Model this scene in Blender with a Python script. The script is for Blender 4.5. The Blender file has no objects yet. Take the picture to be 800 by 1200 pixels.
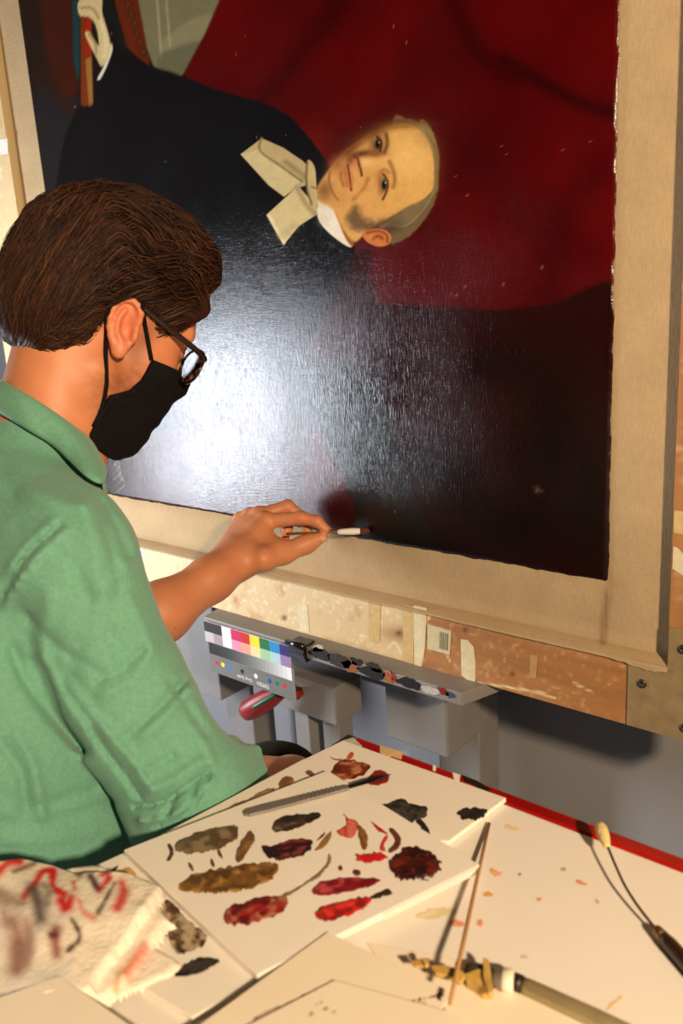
import bpy, bmesh, math, random
import numpy as np
from mathutils import Vector, Matrix

# ------------------------------------------------------------------ camera
CX, CY = 400.0, 600.0
H1 = np.array([-760.0 - CX, 425.0 - CY]); VV = np.array([640.0 - CX, 4400.0 - CY])
FPX = math.sqrt(-float(H1 @ VV))
def _n(v): return v / np.linalg.norm(v)
EX = -_n(np.array([H1[0], H1[1], FPX])); EZ = -_n(np.array([VV[0], VV[1], FPX])); EY = np.cross(EZ, EX)
RW = np.stack([EX, EY, EZ])                      # world = RW @ cam (x right, y down, z forward)
CAM = np.array([0.0, 0.0, 1.17])
sc = bpy.context.scene
COL = sc.collection
cam = bpy.data.cameras.new('camera'); camo = bpy.data.objects.new('camera', cam); COL.objects.link(camo)
cam.sensor_fit = 'VERTICAL'; cam.sensor_height = 36.0; cam.lens = FPX / 1200 * 36
cam.clip_start = 0.05
rt, dn, fw = RW @ [1, 0, 0], RW @ [0, 1, 0], RW @ [0, 0, 1]
m = Matrix.Identity(4)
for i in range(3):
    m[i][0] = rt[i]; m[i][1] = -dn[i]; m[i][2] = -fw[i]; m[i][3] = CAM[i]
camo.matrix_world = m
cam.dof.use_dof = True; cam.dof.focus_distance = 1.12; cam.dof.aperture_fstop = 6.3
sc.camera = camo
# ------------------------------------------------------------------ light
wd = bpy.data.worlds.new('world'); sc.world = wd; wd.use_nodes = True
wd.node_tree.nodes['Background'].inputs[0].default_value = (0.62, 0.7, 0.9, 1)
wd.node_tree.nodes['Background'].inputs[1].default_value = 0.013
def aim(o, p, t):
    o.location = p
    o.rotation_euler = (Vector(t) - Vector(p)).to_track_quat('-Z', 'Y').to_euler()
def area(name, p, t, sx, sy, col, power, shape='RECTANGLE', spread=180):
    l = bpy.data.lights.new(name, 'AREA'); l.shape = shape; l.size = sx
    if shape in ('RECTANGLE', 'ELLIPSE'): l.size_y = sy
    l.color = col; l.energy = power; l.spread = math.radians(spread)
    o = bpy.data.objects.new(name, l); COL.objects.link(o); aim(o, p, t); return o
# the two lamps the photograph shows by their effect: a warm one on the right (hard shadows falling left)
# and a cool one on the left (its mirror image is the glare on the varnish)
area('work_lamp_right_offscreen', (0.95, -0.28, 1.62), (-0.75, 0.6, 0.85), 0.10, 0.10, (1.0, 0.75, 0.49), 51, 'DISK')
area('daylight_lamp_left_offscreen', (-2.01, 0.20, 0.82), (-1.25, 0.98, 0.86), 0.28, 0.56, (0.86, 0.91, 1.0), 27)
vs = sc.view_settings
vs.view_transform = 'Standard'; vs.look = 'None'; vs.gamma = 1.0; vs.use_curve_mapping = False; vs.exposure = 0.0

# ------------------------------------------------------------------ pixel helpers
def _ray(p): return RW @ np.array([p[0] - CX, p[1] - CY, FPX])
def hy(p, Y):
    r = _ray(p); return CAM + r * ((Y - CAM[1]) / r[1])
def hz(p, Z):
    r = _ray(p); return CAM + r * ((Z - CAM[2]) / r[2])
def proj(P):
    q = (np.asarray(P) - CAM) @ RW
    return q[..., 0] / q[..., 2] * FPX + CX, q[..., 1] / q[..., 2] * FPX + CY

# ------------------------------------------------------------------ materials
def lin(c):
    c = np.asarray(c, dtype=np.float64) / 255.0
    return np.where(c <= 0.04045, c / 12.92, ((c + 0.055) / 1.055) ** 2.4)
def l4(c): 
    a = lin(c); return (float(a[0]), float(a[1]), float(a[2]), 1.0)
MATS = {}
def mat(name, col=(200, 200, 200), rough=0.6, metal=0.0, var=0.0, vscale=40.0, bump=0.0, bscale=200.0, attr=None,
        coat=0.0, sheen=0.0, sss=0.0, stretch=None, spec=0.5, trans=0.0, aniso=0.0):
    if name in MATS: return MATS[name]
    M = bpy.data.materials.new(name); M.use_nodes = True; nt = M.node_tree; N = nt.nodes; L = nt.links
    b = N['Principled BSDF']
    b.inputs['Roughness'].default_value = rough; b.inputs['Metallic'].default_value = metal
    b.inputs['Specular IOR Level'].default_value = spec
    b.inputs['Coat Weight'].default_value = coat; b.inputs['Sheen Weight'].default_value = sheen
    b.inputs['Transmission Weight'].default_value = trans
    if aniso: b.inputs['Anisotropic'].default_value = aniso
    if sss:
        b.inputs['Subsurface Weight'].default_value = sss
        b.inputs['Subsurface Radius'].default_value = (0.010, 0.004, 0.002); b.inputs['Subsurface Scale'].default_value = 1.0
    tc = N.new('ShaderNodeTexCoord'); mp = N.new('ShaderNodeMapping'); L.new(tc.outputs['Object'], mp.inputs['Vector'])
    if stretch: mp.inputs['Scale'].default_value = stretch
    src = None
    if attr:
        a = N.new('ShaderNodeAttribute'); a.attribute_name = attr; src = a.outputs['Color']
    if var > 0:
        n = N.new('ShaderNodeTexNoise'); n.inputs['Scale'].default_value = vscale; n.inputs['Detail'].default_value = 6
        L.new(mp.outputs['Vector'], n.inputs['Vector'])
        mx = N.new('ShaderNodeMix'); mx.data_type = 'RGBA'; mx.blend_type = 'MULTIPLY'; mx.inputs['Factor'].default_value = 1.0
        rp = N.new('ShaderNodeValToRGB'); rp.color_ramp.elements[0].position = 0.3; rp.color_ramp.elements[1].position = 0.7
        k = 1 - var
        rp.color_ramp.elements[0].color = (k, k, k, 1); rp.color_ramp.elements[1].color = (1, 1, 1, 1)
        L.new(n.outputs['Fac'], rp.inputs['Fac'])
        if src is not None: L.new(src, mx.inputs['A'])
        else: mx.inputs['A'].default_value = l4(col)
        L.new(rp.outputs['Color'], mx.inputs['B']); src = mx.outputs['Result']
    if src is not None: L.new(src, b.inputs['Base Color'])
    else: b.inputs['Base Color'].default_value = l4(col)
    if bump > 0:
        n2 = N.new('ShaderNodeTexNoise'); n2.inputs['Scale'].default_value = bscale; n2.inputs['Detail'].default_value = 4
        L.new(mp.outputs['Vector'], n2.inputs['Vector'])
        bp = N.new('ShaderNodeBump'); bp.inputs['Strength'].default_value = bump; bp.inputs['Distance'].default_value = 0.002
        L.new(n2.outputs['Fac'], bp.inputs['Height']); L.new(bp.outputs['Normal'], b.inputs['Normal'])
    MATS[name] = M; return M
def weave_bump(M, sx, sz, strength, dist=0.001, extra=0.0, escale=30):
    """adds a woven-thread relief (object x and z threads) to a material"""
    nt = M.node_tree; N = nt.nodes; L = nt.links; b = N['Principled BSDF']
    tc = N.new('ShaderNodeTexCoord'); outs = []
    for axis, s in (('X', sx), ('Z', sz)):
        mp = N.new('ShaderNodeMapping'); L.new(tc.outputs['Object'], mp.inputs['Vector'])
        mp.inputs['Scale'].default_value = (s, 1, s * 0.06) if axis == 'X' else (s * 0.06, 1, s)
        n = N.new('ShaderNodeTexNoise'); n.inputs['Scale'].default_value = 1.0; n.inputs['Detail'].default_value = 2
        L.new(mp.outputs['Vector'], n.inputs['Vector']); outs.append(n.outputs['Fac'])
    ad = N.new('ShaderNodeMath'); ad.operation = 'ADD'; L.new(outs[0], ad.inputs[0]); L.new(outs[1], ad.inputs[1])
    last = ad.outputs[0]
    if extra:
        n = N.new('ShaderNodeTexNoise'); n.inputs['Scale'].default_value = escale; n.inputs['Detail'].default_value = 8
        n.inputs['Roughness'].default_value = 0.65
        L.new(tc.outputs['Object'], n.inputs['Vector'])
        ml = N.new('ShaderNodeMath'); ml.operation = 'MULTIPLY_ADD'; L.new(n.outputs['Fac'], ml.inputs[0]); ml.inputs[1].default_value = extra
        L.new(last, ml.inputs[2]); last = ml.outputs[0]
    bp = N.new('ShaderNodeBump'); bp.inputs['Strength'].default_value = strength; bp.inputs['Distance'].default_value = dist
    L.new(last, bp.inputs['Height']); L.new(bp.outputs['Normal'], b.inputs['Normal'])
    return outs

# ------------------------------------------------------------------ mesh helpers
def mesh(name, V, F, material, parent=None, smooth=False, cols=None):
    me = bpy.data.meshes.new(name)
    V = np.asarray(V, dtype=np.float32)
    if isinstance(F, np.ndarray):
        n, k = F.shape
        me.vertices.add(len(V)); me.vertices.foreach_set('co', V.ravel())
        me.loops.add(n * k); me.loops.foreach_set('vertex_index', F.astype(np.int32).ravel())
        me.polygons.add(n); me.polygons.foreach_set('loop_start', np.arange(0, n * k, k, dtype=np.int32))
        me.update(calc_edges=True); me.validate()
    else:
        me.from_pydata(V.tolist(), [], [list(map(int, f)) for f in F]); me.update()
    if smooth: me.polygons.foreach_set('use_smooth', np.ones(len(me.polygons), dtype=bool))
    if cols is not None:
        ca = me.color_attributes.new('Col', 'FLOAT_COLOR', 'POINT')
        c4 = np.ones((len(V), 4), dtype=np.float32); c4[:, :3] = cols
        ca.data.foreach_set('color', c4.ravel())
    if material is not None: me.materials.append(material)
    o = bpy.data.objects.new(name, me); COL.objects.link(o)
    if parent is not None: o.parent = parent
    return o
def tag(o, label=None, cat=None, group=None, kind=None):
    if label: o['label'] = label
    if cat: o['category'] = cat
    if group: o['group'] = group
    if kind: o['kind'] = kind
    return o
def empty(name, loc, label=None, cat=None, group=None):
    o = bpy.data.objects.new(name, None); COL.objects.link(o); o.empty_display_size = 0.05
    o.location = loc; tag(o, label, cat, group)
    bpy.context.view_layer.update(); return o
def under(o, p):
    """parent a world-space mesh object to p without moving it (parents here are unrotated)"""
    o.parent = p
    w = Vector((0, 0, 0)); q = p
    while q is not None: w += q.location; q = q.parent
    o.location = -w + o.location
    return o
def from_bm(name, bm, material, parent=None, smooth=False):
    me = bpy.data.meshes.new(name); bm.normal_update(); bm.to_mesh(me); bm.free()
    if smooth: me.polygons.foreach_set('use_smooth', np.ones(len(me.polygons), dtype=bool))
    me.materials.append(material)
    o = bpy.data.objects.new(name, me); COL.objects.link(o)
    if parent is not None: under(o, parent)
    return o
def box(name, lo, hi, material, parent=None, bev=0.002):
    bm = bmesh.new(); bmesh.ops.create_cube(bm, size=1.0)
    lo, hi = np.array(lo), np.array(hi)
    for v in bm.verts: v.co = Vector(((lo + hi) / 2 + np.array(v.co) * (hi - lo)).tolist())
    if bev: bmesh.ops.bevel(bm, geom=bm.edges[:], offset=bev, segments=2, affect='EDGES', profile=0.5)
    return from_bm(name, bm, material, parent)
def prism(name, pts, vec, material, parent=None, bev=0.0, smooth=False):
    """closed polygon of 3D points, extruded by vec"""
    bm = bmesh.new(); a = [bm.verts.new(Vector(p)) for p in pts]; b = [bm.verts.new(Vector(p) + Vector(vec)) for p in pts]
    n = len(pts); bm.faces.new(a[::-1]); bm.faces.new(b)
    for i in range(n): bm.faces.new((a[i], a[(i + 1) % n], b[(i + 1) % n], b[i]))
    bmesh.ops.recalc_face_normals(bm, faces=bm.faces[:])
    if bev: bmesh.ops.bevel(bm, geom=bm.edges[:], offset=bev, segments=2, affect='EDGES', profile=0.5)
    return from_bm(name, bm, material, parent, smooth)
def tube(name, pts, rad, material, parent=None, seg=10, flat=1.0, up=(0, 0, 1), cap=True):
    """swept tube through pts; rad scalar or list; flat squashes the section along its second axis"""
    pts = [np.asarray(p, float) for p in pts]; n = len(pts)
    rad = [rad] * n if np.isscalar(rad) else list(rad)
    V, F = [], []
    for i in range(n):
        t = pts[min(i + 1, n - 1)] - pts[max(i - 1, 0)]; t = _n(t)
        a = np.cross(t, up); a = _n(a) if np.linalg.norm(a) > 1e-6 else np.array([1.0, 0, 0]); b = np.cross(a, t)
        for k in range(seg):
            th = 2 * math.pi * k / seg
            V.append(pts[i] + rad[i] * (math.cos(th) * a + flat * math.sin(th) * b))
    for i in range(n - 1):
        for k in range(seg):
            k2 = (k + 1) % seg
            F.append((i * seg + k, i * seg + k2, (i + 1) * seg + k2, (i + 1) * seg + k))
    if cap: F.append(tuple(range(seg))[::-1]); F.append(tuple((n - 1) * seg + k for k in range(seg)))
    o = mesh(name, np.array(V), F, material, None, True)
    if parent is not None: under(o, parent)
    return o
def spline(pts, n, closed=False):
    P = np.asarray(pts, float); m_ = len(P); out = []
    if closed:
        for s in np.linspace(0, m_, n, endpoint=False):
            i = int(s); t = s - i
            p0, p1, p2, p3 = (P[(i + k) % m_] for k in (-1, 0, 1, 2))
            out.append(0.5 * ((2 * p1) + (-p0 + p2) * t + (2 * p0 - 5 * p1 + 4 * p2 - p3) * t * t + (-p0 + 3 * p1 - 3 * p2 + p3) * t ** 3))
    else:
        for s in np.linspace(0, m_ - 1, n):
            i = min(int(s), m_ - 2); t = s - i
            p0, p1, p2, p3 = P[max(i - 1, 0)], P[i], P[i + 1], P[min(i + 2, m_ - 1)]
            out.append(0.5 * ((2 * p1) + (-p0 + p2) * t + (2 * p0 - 5 * p1 + 4 * p2 - p3) * t * t + (-p0 + 3 * p1 - 3 * p2 + p3) * t ** 3))
    return np.array(out)
def grid_faces(nu, nv, keep=None):
    i, j = np.meshgrid(np.arange(nu - 1), np.arange(nv - 1), indexing='ij')
    a = i * nv + j
    F = np.stack([a, a + nv, a + nv + 1, a + 1], -1).reshape(-1, 4)
    if keep is not None: F = F[keep.ravel()[F].all(1)]
    return F
def compact(V, F, *extra):
    used = np.unique(F); mp = -np.ones(len(V), int); mp[used] = np.arange(len(used))
    return (V[used], mp[F]) + tuple(e[used] for e in extra)

# ------------------------------------------------------------------ 2D paint tools (colour fields sampled at mesh vertices)
def _hash(ix, iy, seed):
    h = (ix * 374761393 + iy * 668265263 + seed * 974634757) & 0xFFFFFFFF
    h = ((h ^ (h >> 13)) * 1274126177) & 0xFFFFFFFF
    return ((h ^ (h >> 16)) & 0xFFFF) / 65535.0
def vnoise(u, v, s, seed=0, octv=3):
    tot = 0; amp = 1; nrm = 0
    for o in range(octv):
        x, y = u / s, v / s; ix = np.floor(x).astype(np.int64); iy = np.floor(y).astype(np.int64)
        fx = x - ix; fy = y - iy; fx = fx * fx * (3 - 2 * fx); fy = fy * fy * (3 - 2 * fy)
        a = _hash(ix, iy, seed + o); b = _hash(ix + 1, iy, seed + o); c = _hash(ix, iy + 1, seed + o); d = _hash(ix + 1, iy + 1, seed + o)
        tot = tot + amp * (a + (b - a) * fx + (c - a) * fy + (a - b - c + d) * fx * fy); nrm += amp; amp *= 0.5; s *= 0.5
    return tot / nrm
def seg_dist(u, v, pts):
    best = np.full(u.shape, 1e9)
    for (x0, y0), (x1, y1) in zip(pts[:-1], pts[1:]):
        dx, dy = x1 - x0, y1 - y0; L2 = dx * dx + dy * dy + 1e-9
        t = np.clip(((u - x0) * dx + (v - y0) * dy) / L2, 0, 1)
        best = np.minimum(best, (u - x0 - t * dx) ** 2 + (v - y0 - t * dy) ** 2)
    return np.sqrt(best)
def sd_poly(u, v, pts):
    pts = [tuple(p) for p in pts]; q = pts + [pts[0]]
    d = seg_dist(u, v, q); ins = np.zeros(u.shape, bool)
    for (x0, y0), (x1, y1) in zip(q[:-1], q[1:]):
        if y0 == y1: continue
        c = ((y0 > v) != (y1 > v)) & (u < (x1 - x0) * (v - y0) / (y1 - y0) + x0); ins ^= c
    return np.where(ins, -d, d)
class Canvas:
    def __init__(s, u, v, base):
        s.u, s.v = u, v; s.c = np.empty(u.shape + (3,)); s.c[:] = base
    def mixin(s, a, col):
        s.c += (np.asarray(col, float) - s.c) * np.clip(a, 0, 1)[..., None]
    def fill(s, pts, col, soft=1.2, alpha=1.0, curve=True, wob=0.0, wscale=12):
        pts = spline(pts, len(pts) * 5, True) if curve else np.asarray(pts, float)
        lo = pts.min(0) - soft * 3 - 3 - wob; hi = pts.max(0) + soft * 3 + 3 + wob
        k = (s.u > lo[0]) & (s.u < hi[0]) & (s.v > lo[1]) & (s.v < hi[1])
        if not k.any(): return
        d = sd_poly(s.u[k], s.v[k], pts)
        if wob: d = d + (vnoise(s.u[k], s.v[k], wscale, 5) - 0.5) * 2 * wob
        a = np.clip(0.5 - d / (2 * soft), 0, 1); a = a * a * (3 - 2 * a) * alpha
        s.c[k] += (np.asarray(col, float) - s.c[k]) * a[:, None]
    def blob(s, x, y, rx, ry, ang, col, alpha=1.0):
        ca, sa = math.cos(math.radians(ang)), math.sin(math.radians(ang))
        p = ((s.u - x) * ca + (s.v - y) * sa) / rx; q = (-(s.u - x) * sa + (s.v - y) * ca) / ry
        s.mixin(alpha * np.exp(-(p * p + q * q)), col)
    def stroke(s, pts, w, col, alpha=1.0, rough=0.0):
        pts = spline(pts, len(pts) * 5)
        k = (s.u > pts[:, 0].min() - 4 * w) & (s.u < pts[:, 0].max() + 4 * w) & (s.v > pts[:, 1].min() - 4 * w) & (s.v < pts[:, 1].max() + 4 * w)
        if not k.any(): return
        d = seg_dist(s.u[k], s.v[k], pts)
        if rough: d = d + (vnoise(s.u[k], s.v[k], w * 2.5, 9) - 0.4) * rough * w
        a = alpha * np.exp(-(np.maximum(d, 0) / w) ** 2)
        s.c[k] += (np.asarray(col, float) - s.c[k]) * np.clip(a, 0, 1)[:, None]
    def speckle(s, amt, sc_, seed):
        s.c *= (1 + amt * (vnoise(s.u, s.v, sc_, seed) - 0.5) * 2)[..., None]

# ================================================================== setting
m_wall = mat('wall_paint', (150, 148, 148), 0.85, var=0.08, vscale=3, bump=0.15, bscale=180)
m_floor = mat('floor_lino', (205, 206, 212), 0.6, var=0.06, vscale=6, bump=0.05, bscale=60)
tag(box('wall_back', (-3.6, 1.32, 0), (2.4, 1.44, 2.9), m_wall, None, 0), kind='structure')
tag(box('wall_left', (-3.72, -2.4, 0), (-3.6, 1.44, 2.9), m_wall, None, 0), kind='structure')
tag(box('floor', (-3.72, -2.4, -0.1), (2.4, 1.44, 0.0), m_floor, None, 0), kind='structure')

# ================================================================== painting on its loom
YL, YB, YK = 0.984, 0.965, 1.006          # linen plane, front and back of the loom bars
px0 = hy((21.4, 0), YL)[0]; px1 = 0.5 * (hy((727, 0), YL)[0] + hy((713, 640), YL)[0])
pz0 = 0.5 * (hy((112.5, 577.5), YL)[2] + hy((709, 681), YL)[2]); pz1 = 1.815
inL = hy((19, 238), YB)[0]; inR = hy((788, 620), YB)[0]; inB = hy((600, 731), YL)[2]; inT = 1.90
barB = hy((600, 811), YB)[2]; oL, oR, oT = inL - 0.145, inR + 0.145, inT + 0.145
painting = empty('painting', ((px0 + px1) / 2, YB, barB),
    'old portrait of a grey-haired man, turned sideways on a linen-covered wooden loom', 'painting')

def paint_picture(u, v):
    c = Canvas(u, v, (17, 13, 13))
    # ground left: dark furniture, coat folds
    c.fill([(20, 0), (110, 0), (100, 130), (60, 160), (40, 120)], (34, 20, 16), 12)
    c.fill([(40, 110), (90, 120), (120, 220), (60, 320), (40, 220)], (30, 28, 30), 14)
    c.fill([(40, -120), (80, -120), (86, 0), (86, 72), (92, 100), (78, 116), (60, 82), (50, 30)], (58, 20, 10), 5)
    c.stroke([(60, 85), (72, 120), (84, 130)], 5, (48, 20, 12), 0.8)
    c.fill([(84, 0), (93, 0), (93.5, 85), (91, 96), (86, 72)], (22, 52, 54), 1.2, curve=False)
    # stone niche at the top
    c.fill([(110, -160), (330, -160), (268, 0), (240, 44), (212, 92), (180, 78), (168, 48)], (108, 104, 74), 2, curve=False)
    c.fill([(190, 48), (222, 24), (250, 18), (240, 44), (222, 52), (192, 62)], (124, 118, 86), 3)
    c.stroke([(184, 0), (187, 40), (189, 68)], 1.5, (150, 144, 110), 0.8)
    c.stroke([(195, 0), (198, 40), (199, 56)], 1.5, (148, 142, 108), 0.8)
    c.fill([(190, 62), (235, 50), (214, 88), (186, 78)], (88, 86, 64), 4, 0.7)
    # carved chair edge
    c.fill([(96, -160), (126, -160), (162, 0), (176, 78), (160, 66), (146, 52)], (92, 30, 12), 1.5, curve=False)
    for k in range(6):
        x, y = 150 + k * 3.6, 6 + k * 11; c.blob(x, y, 4, 4, 0, (44, 26, 14), 0.9); c.blob(x, y, 1.8, 1.8, 0, (120, 74, 34), 0.7)
    c.fill([(118, 0), (131, 0), (148, 54), (140, 50)], (16, 22, 18), 3, 0.9)
    # red drape
    c.fill([(330, -700), (290, -80), (266, -20), (240, 40), (213, 90), (262, 108), (306, 120), (338, 136), (364, 164), (384, 192), (404, 250), (414, 286), (428, 330), (446, 364), (740, 364), (760, -700)], (74, 4, 4), 2.0, curve=False)
    k = (vnoise(u, v, 120, 3) - 0.5)
    red = (c.c[..., 0] > 60) & (c.c[..., 1] < 20)
    c.c[red] *= (1 + 0.5 * k[red])[..., None]
    for a, w, al in (([(590, 70), (640, 100), (690, 124), (722, 132)], 9, .75), ([(530, 0), (560, 60), (600, 92)], 12, .5), ([(400, 0), (340, 80), (310, 112)], 14, .45), ([(640, 360), (660, 250), (700, 200)], 26, .35), ([(560, 180), (600, 240), (700, 300)], 30, .25)):
        c.stroke(a, w, (38, 2, 2), al)
    c.stroke([(470, 20), (440, 80), (420, 130)], 24, (92, 8, 6), 0.5)
    c.blob(372, 168, 20, 24, 0, (96, 22, 14), 0.7)
    # lower right: dark cloth
    c.fill([(420, 361), (560, 364), (640, 358), (740, 356), (740, 720), (430, 720), (420, 600), (400, 430)], (33, 5, 5), 4)
    for x, y, rx, ry, a in ((560, 430, 80, 30, 10), (640, 520, 40, 90, 0), (520, 560, 60, 40, 30), (600, 620, 70, 40, 10), (690, 600, 30, 80, 0)):
        c.blob(x, y, rx, ry, a, (9, 3, 4), 0.6)
    c.blob(470, 400, 60, 20, 0, (40, 10, 8), 0.6); c.blob(570, 470, 50, 40, 0, (38, 8, 6), 0.5)
    # lower left: dull red-violet cloth under the coat
    c.fill([(100, 500), (180, 508), (260, 488), (330, 452), (352, 470), (376, 520), (404, 560), (416, 640), (250, 640), (100, 610)], (46, 13, 13), 4, wob=3)
    c.fill([(370, 500), (398, 545), (412, 580), (420, 640), (330, 640), (350, 580)], (58, 12, 13), 12, 0.9)
    c.fill([(100, 520), (140, 530), (150, 590), (100, 590)], (30, 27, 26), 5, 0.8)
    for k2 in range(5): c.stroke([(128 + 3 * k2, 530 + 7 * k2), (138 + 2 * k2, 536 + 8 * k2), (134, 546 + 8 * k2)], 1.4, (110, 104, 84), 0.5)
    # coat body
    c.fill([(126, 84), (136, 62), (170, 76), (214, 89), (262, 108), (306, 120), (338, 136), (364, 164), (384, 194), (404, 250), (415, 288), (408, 330), (384, 384), (340, 446), (262, 488), (180, 506), (90, 506), (60, 330), (76, 160)], (13, 13, 15), 2.0, wob=1.0)
    c.fill([(414, 296), (434, 290), (437, 360), (441, 436), (430, 442), (404, 424), (366, 422), (338, 452), (362, 399), (392, 349)], (44, 12, 12), 5, 0.9, curve=False, wob=3)
    c.fill([(441, 364), (500, 366), (560, 370), (530, 470), (470, 520), (446, 450)], (38, 8, 8), 12, 0.8)
    # tail of the coat / sleeve lower centre
    c.fill([(334, 474), (342, 448), (372, 430), (404, 428), (432, 444), (452, 490), (476, 560), (506, 640), (430, 640), (414, 590), (396, 545), (372, 505), (350, 490)], (20, 22, 22), 3, wob=3)
    c.stroke([(333, 470), (344, 446), (372, 428), (400, 425), (428, 440)], 5, (20, 6, 8), 0.9, 0.8)
    c.stroke([(430, 360), (434, 420), (446, 460)], 4, (18, 5, 7), 0.7, 0.8)
    for x in (388, 404, 418): c.stroke([(x, 440), (x + 22, 500), (x + 48, 590)], 5, (32, 35, 35), 0.6, 0.6)
    c.blob(470, 640, 60, 40, 10, (5, 4, 5), 0.9)
    for k2 in range(26):
        a = k2 * 2.4; c.blob(630 + 6 * math.cos(a) * (k2 / 26), 574 + 7 * math.sin(a) * (k2 / 26), 1.0, 1.0, 0, (96, 70, 60), 0.7)
    # hand with book at the top left
    c.fill([(94, 20), (107, 22), (109, 124), (95, 124)], (112, 44, 16), 1.2, curve=False)
    c.fill([(101, 18), (107, 22), (106, 70), (100, 62)], (150, 30, 12), 1.5, curve=False)
    c.fill([(100, 70), (107, 66), (109, 120), (104, 124)], (142, 100, 44), 1.5, curve=False)
    c.fill([(114, 92), (122, 76), (129, 52), (132, 58), (126, 76), (118, 92)], (206, 200, 178), 1)
    c.fill([(93, 0), (118, -4), (120, 16), (128, 44), (129, 60), (120, 78), (112, 66), (101, 44), (100, 37), (105, 38), (112, 49), (116, 52), (112, 30), (104, 20), (93, 18)], (196, 174, 122), 1)
    c.stroke([(94, 9), (108, 10), (116, 22)], 1.4, (120, 94, 60), 0.7); c.stroke([(104, 40), (111, 50), (113, 62)], 1.4, (120, 94, 60), 0.6)
    c.stroke([(118, 24), (124, 48), (122, 66)], 3.5, (226, 208, 160), 0.5)
    # ---- head: z() maps positions measured in an enlarged crop
    z = lambda L: [(260 + a * 0.375, 100 + b * 0.375) for a, b in L]
    zp = lambda a, b: (260 + a * 0.375, 100 + b * 0.375)
    def blob(a, b, rx, ry, ang, col, al=1.0): c.blob(260 + a * .375, 100 + b * .375, rx * .375, ry * .375, ang, col, al)
    c.blob(470, 190, 55, 62, 0, (46, 3, 3), 0.75)
    # collar, neck and head, measured in a closer crop
    y = lambda L: [(360 + a_ * 0.2125, 130 + b_ * 0.2125) for a_, b_ in L]
    def bl(a_, b_, rx, ry, ang, col, al=1.0): c.blob(360 + a_ * .2125, 130 + b_ * .2125, rx * .2125, ry * .2125, ang, col, al)
    def ln(L, w_, col, al=1.0): c.stroke(y(L), w_ * .2125, col, al)
    c.fill(y([(52, 490), (130, 486), (152, 550), (192, 640), (246, 745), (200, 735), (110, 664), (58, 590)]), (222, 214, 192), 1)
    bl(90, 600, 30, 40, 40, (196, 186, 164), 0.5)
    c.fill(y([(150, 545), (192, 612), (254, 715), (246, 748), (204, 690)]), (142, 88, 36), 1.4)
    # hair behind the skull
    c.fill(y([(470, 66), (550, 46), (612, 62), (632, 48), (672, 82), (706, 150), (727, 250), (722, 350), (712, 440), (696, 510), (640, 604), (560, 690), (468, 734), (440, 700), (520, 560)]), (112, 94, 62), 1.6, wob=1.0, wscale=4)
    bl(560, 62, 120, 16, 2, (70, 44, 24), 0.8)
    bl(330, 105, 190, 34, -26, (66, 30, 18), 0.75)
    # face
    c.fill(y([(46, 440), (80, 376), (128, 310), (190, 236), (256, 182), (336, 132), (430, 88), (530, 72), (606, 96), (656, 156), (690, 240), (700, 340), (688, 440), (636, 498), (560, 524), (500, 566), (430, 606), (350, 645), (306, 690), (256, 722), (190, 640), (140, 545), (60, 490)]), (204, 154, 84), 2.2)
    bl(560, 270, 130, 150, 0, (228, 186, 110), 0.8); bl(600, 420, 90, 70, -20, (216, 168, 92), 0.6); bl(420, 520, 120, 60, -20, (212, 158, 84), 0.6); bl(330, 560, 60, 40, -20, (200, 144, 78), 0.5)
    # shadow side along the upper contour, jowl
    bl(230, 215, 120, 26, -36, (96, 52, 28), 0.85); bl(380, 116, 130, 24, -22, (110, 68, 34), 0.85); bl(530, 82, 110, 20, 0, (132, 92, 48), 0.8); bl(640, 150, 40, 70, -30, (180, 140, 80), 0.5)
    bl(96, 440, 50, 60, 20, (124, 82, 46), 0.85); bl(160, 300, 46, 60, 30, (150, 92, 52), 0.8); bl(180, 480, 50, 60, -20, (192, 134, 74), 0.6)
    # nose
    bl(300, 236, 70, 20, -10, (78, 36, 18), 0.85); bl(380, 240, 50, 16, -5, (110, 62, 32), 0.7)
    bl(360, 282, 80, 26, 0, (222, 172, 104), 0.8); bl(314, 284, 24, 20, 0, (232, 180, 116), 0.8)
    bl(240, 272, 28, 34, 20, (112, 50, 28), 0.8); bl(262, 300, 26, 30, 0, (196, 126, 76), 0.7); bl(270, 345, 30, 34, 0, (208, 150, 84), 0.7)
    ln([(286, 300), (294, 326), (300, 356)], 7, (84, 38, 20), 0.9); ln([(258, 250), (276, 262), (284, 290)], 8, (96, 40, 22), 0.8)
    # mouth and chin
    ln([(222, 300), (230, 345), (238, 400), (242, 436)], 7, (92, 36, 20), 0.9); ln([(206, 318), (212, 360), (226, 412)], 14, (178, 92, 56), 0.75); ln([(244, 336), (250, 380), (246, 420)], 8, (190, 112, 66), 0.6)
    ln([(184, 340), (186, 374), (200, 410)], 10, (140, 86, 48), 0.7); bl(146, 376, 26, 46, 0, (206, 144, 86), 0.75); ln([(124, 336), (120, 390), (140, 450), (170, 490)], 7, (124, 74, 42), 0.6)
    ln([(336, 372), (316, 420), (282, 462), (256, 486)], 12, (158, 92, 52), 0.65); bl(300, 470, 40, 30, 0, (216, 156, 86), 0.5)
    # eyes
    bl(380, 180, 40, 56, 0, (104, 62, 32), 0.8)
    c.fill(y([(366, 150), (384, 140), (404, 170), (402, 206), (388, 222), (372, 196)]), (150, 114, 74), 0.7); bl(388, 184, 15, 26, 0, (20, 12, 8), 1.0); bl(388, 184, 11, 20, 0, (14, 8, 6), 1.0); bl(396, 174, 5, 5, 0, (216, 196, 150), 0.9)
    ln([(384, 142), (408, 172), (402, 222)], 6, (54, 28, 14), 0.9); ln([(434, 128), (440, 182), (424, 228)], 12, (92, 58, 28), 0.8)
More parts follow.
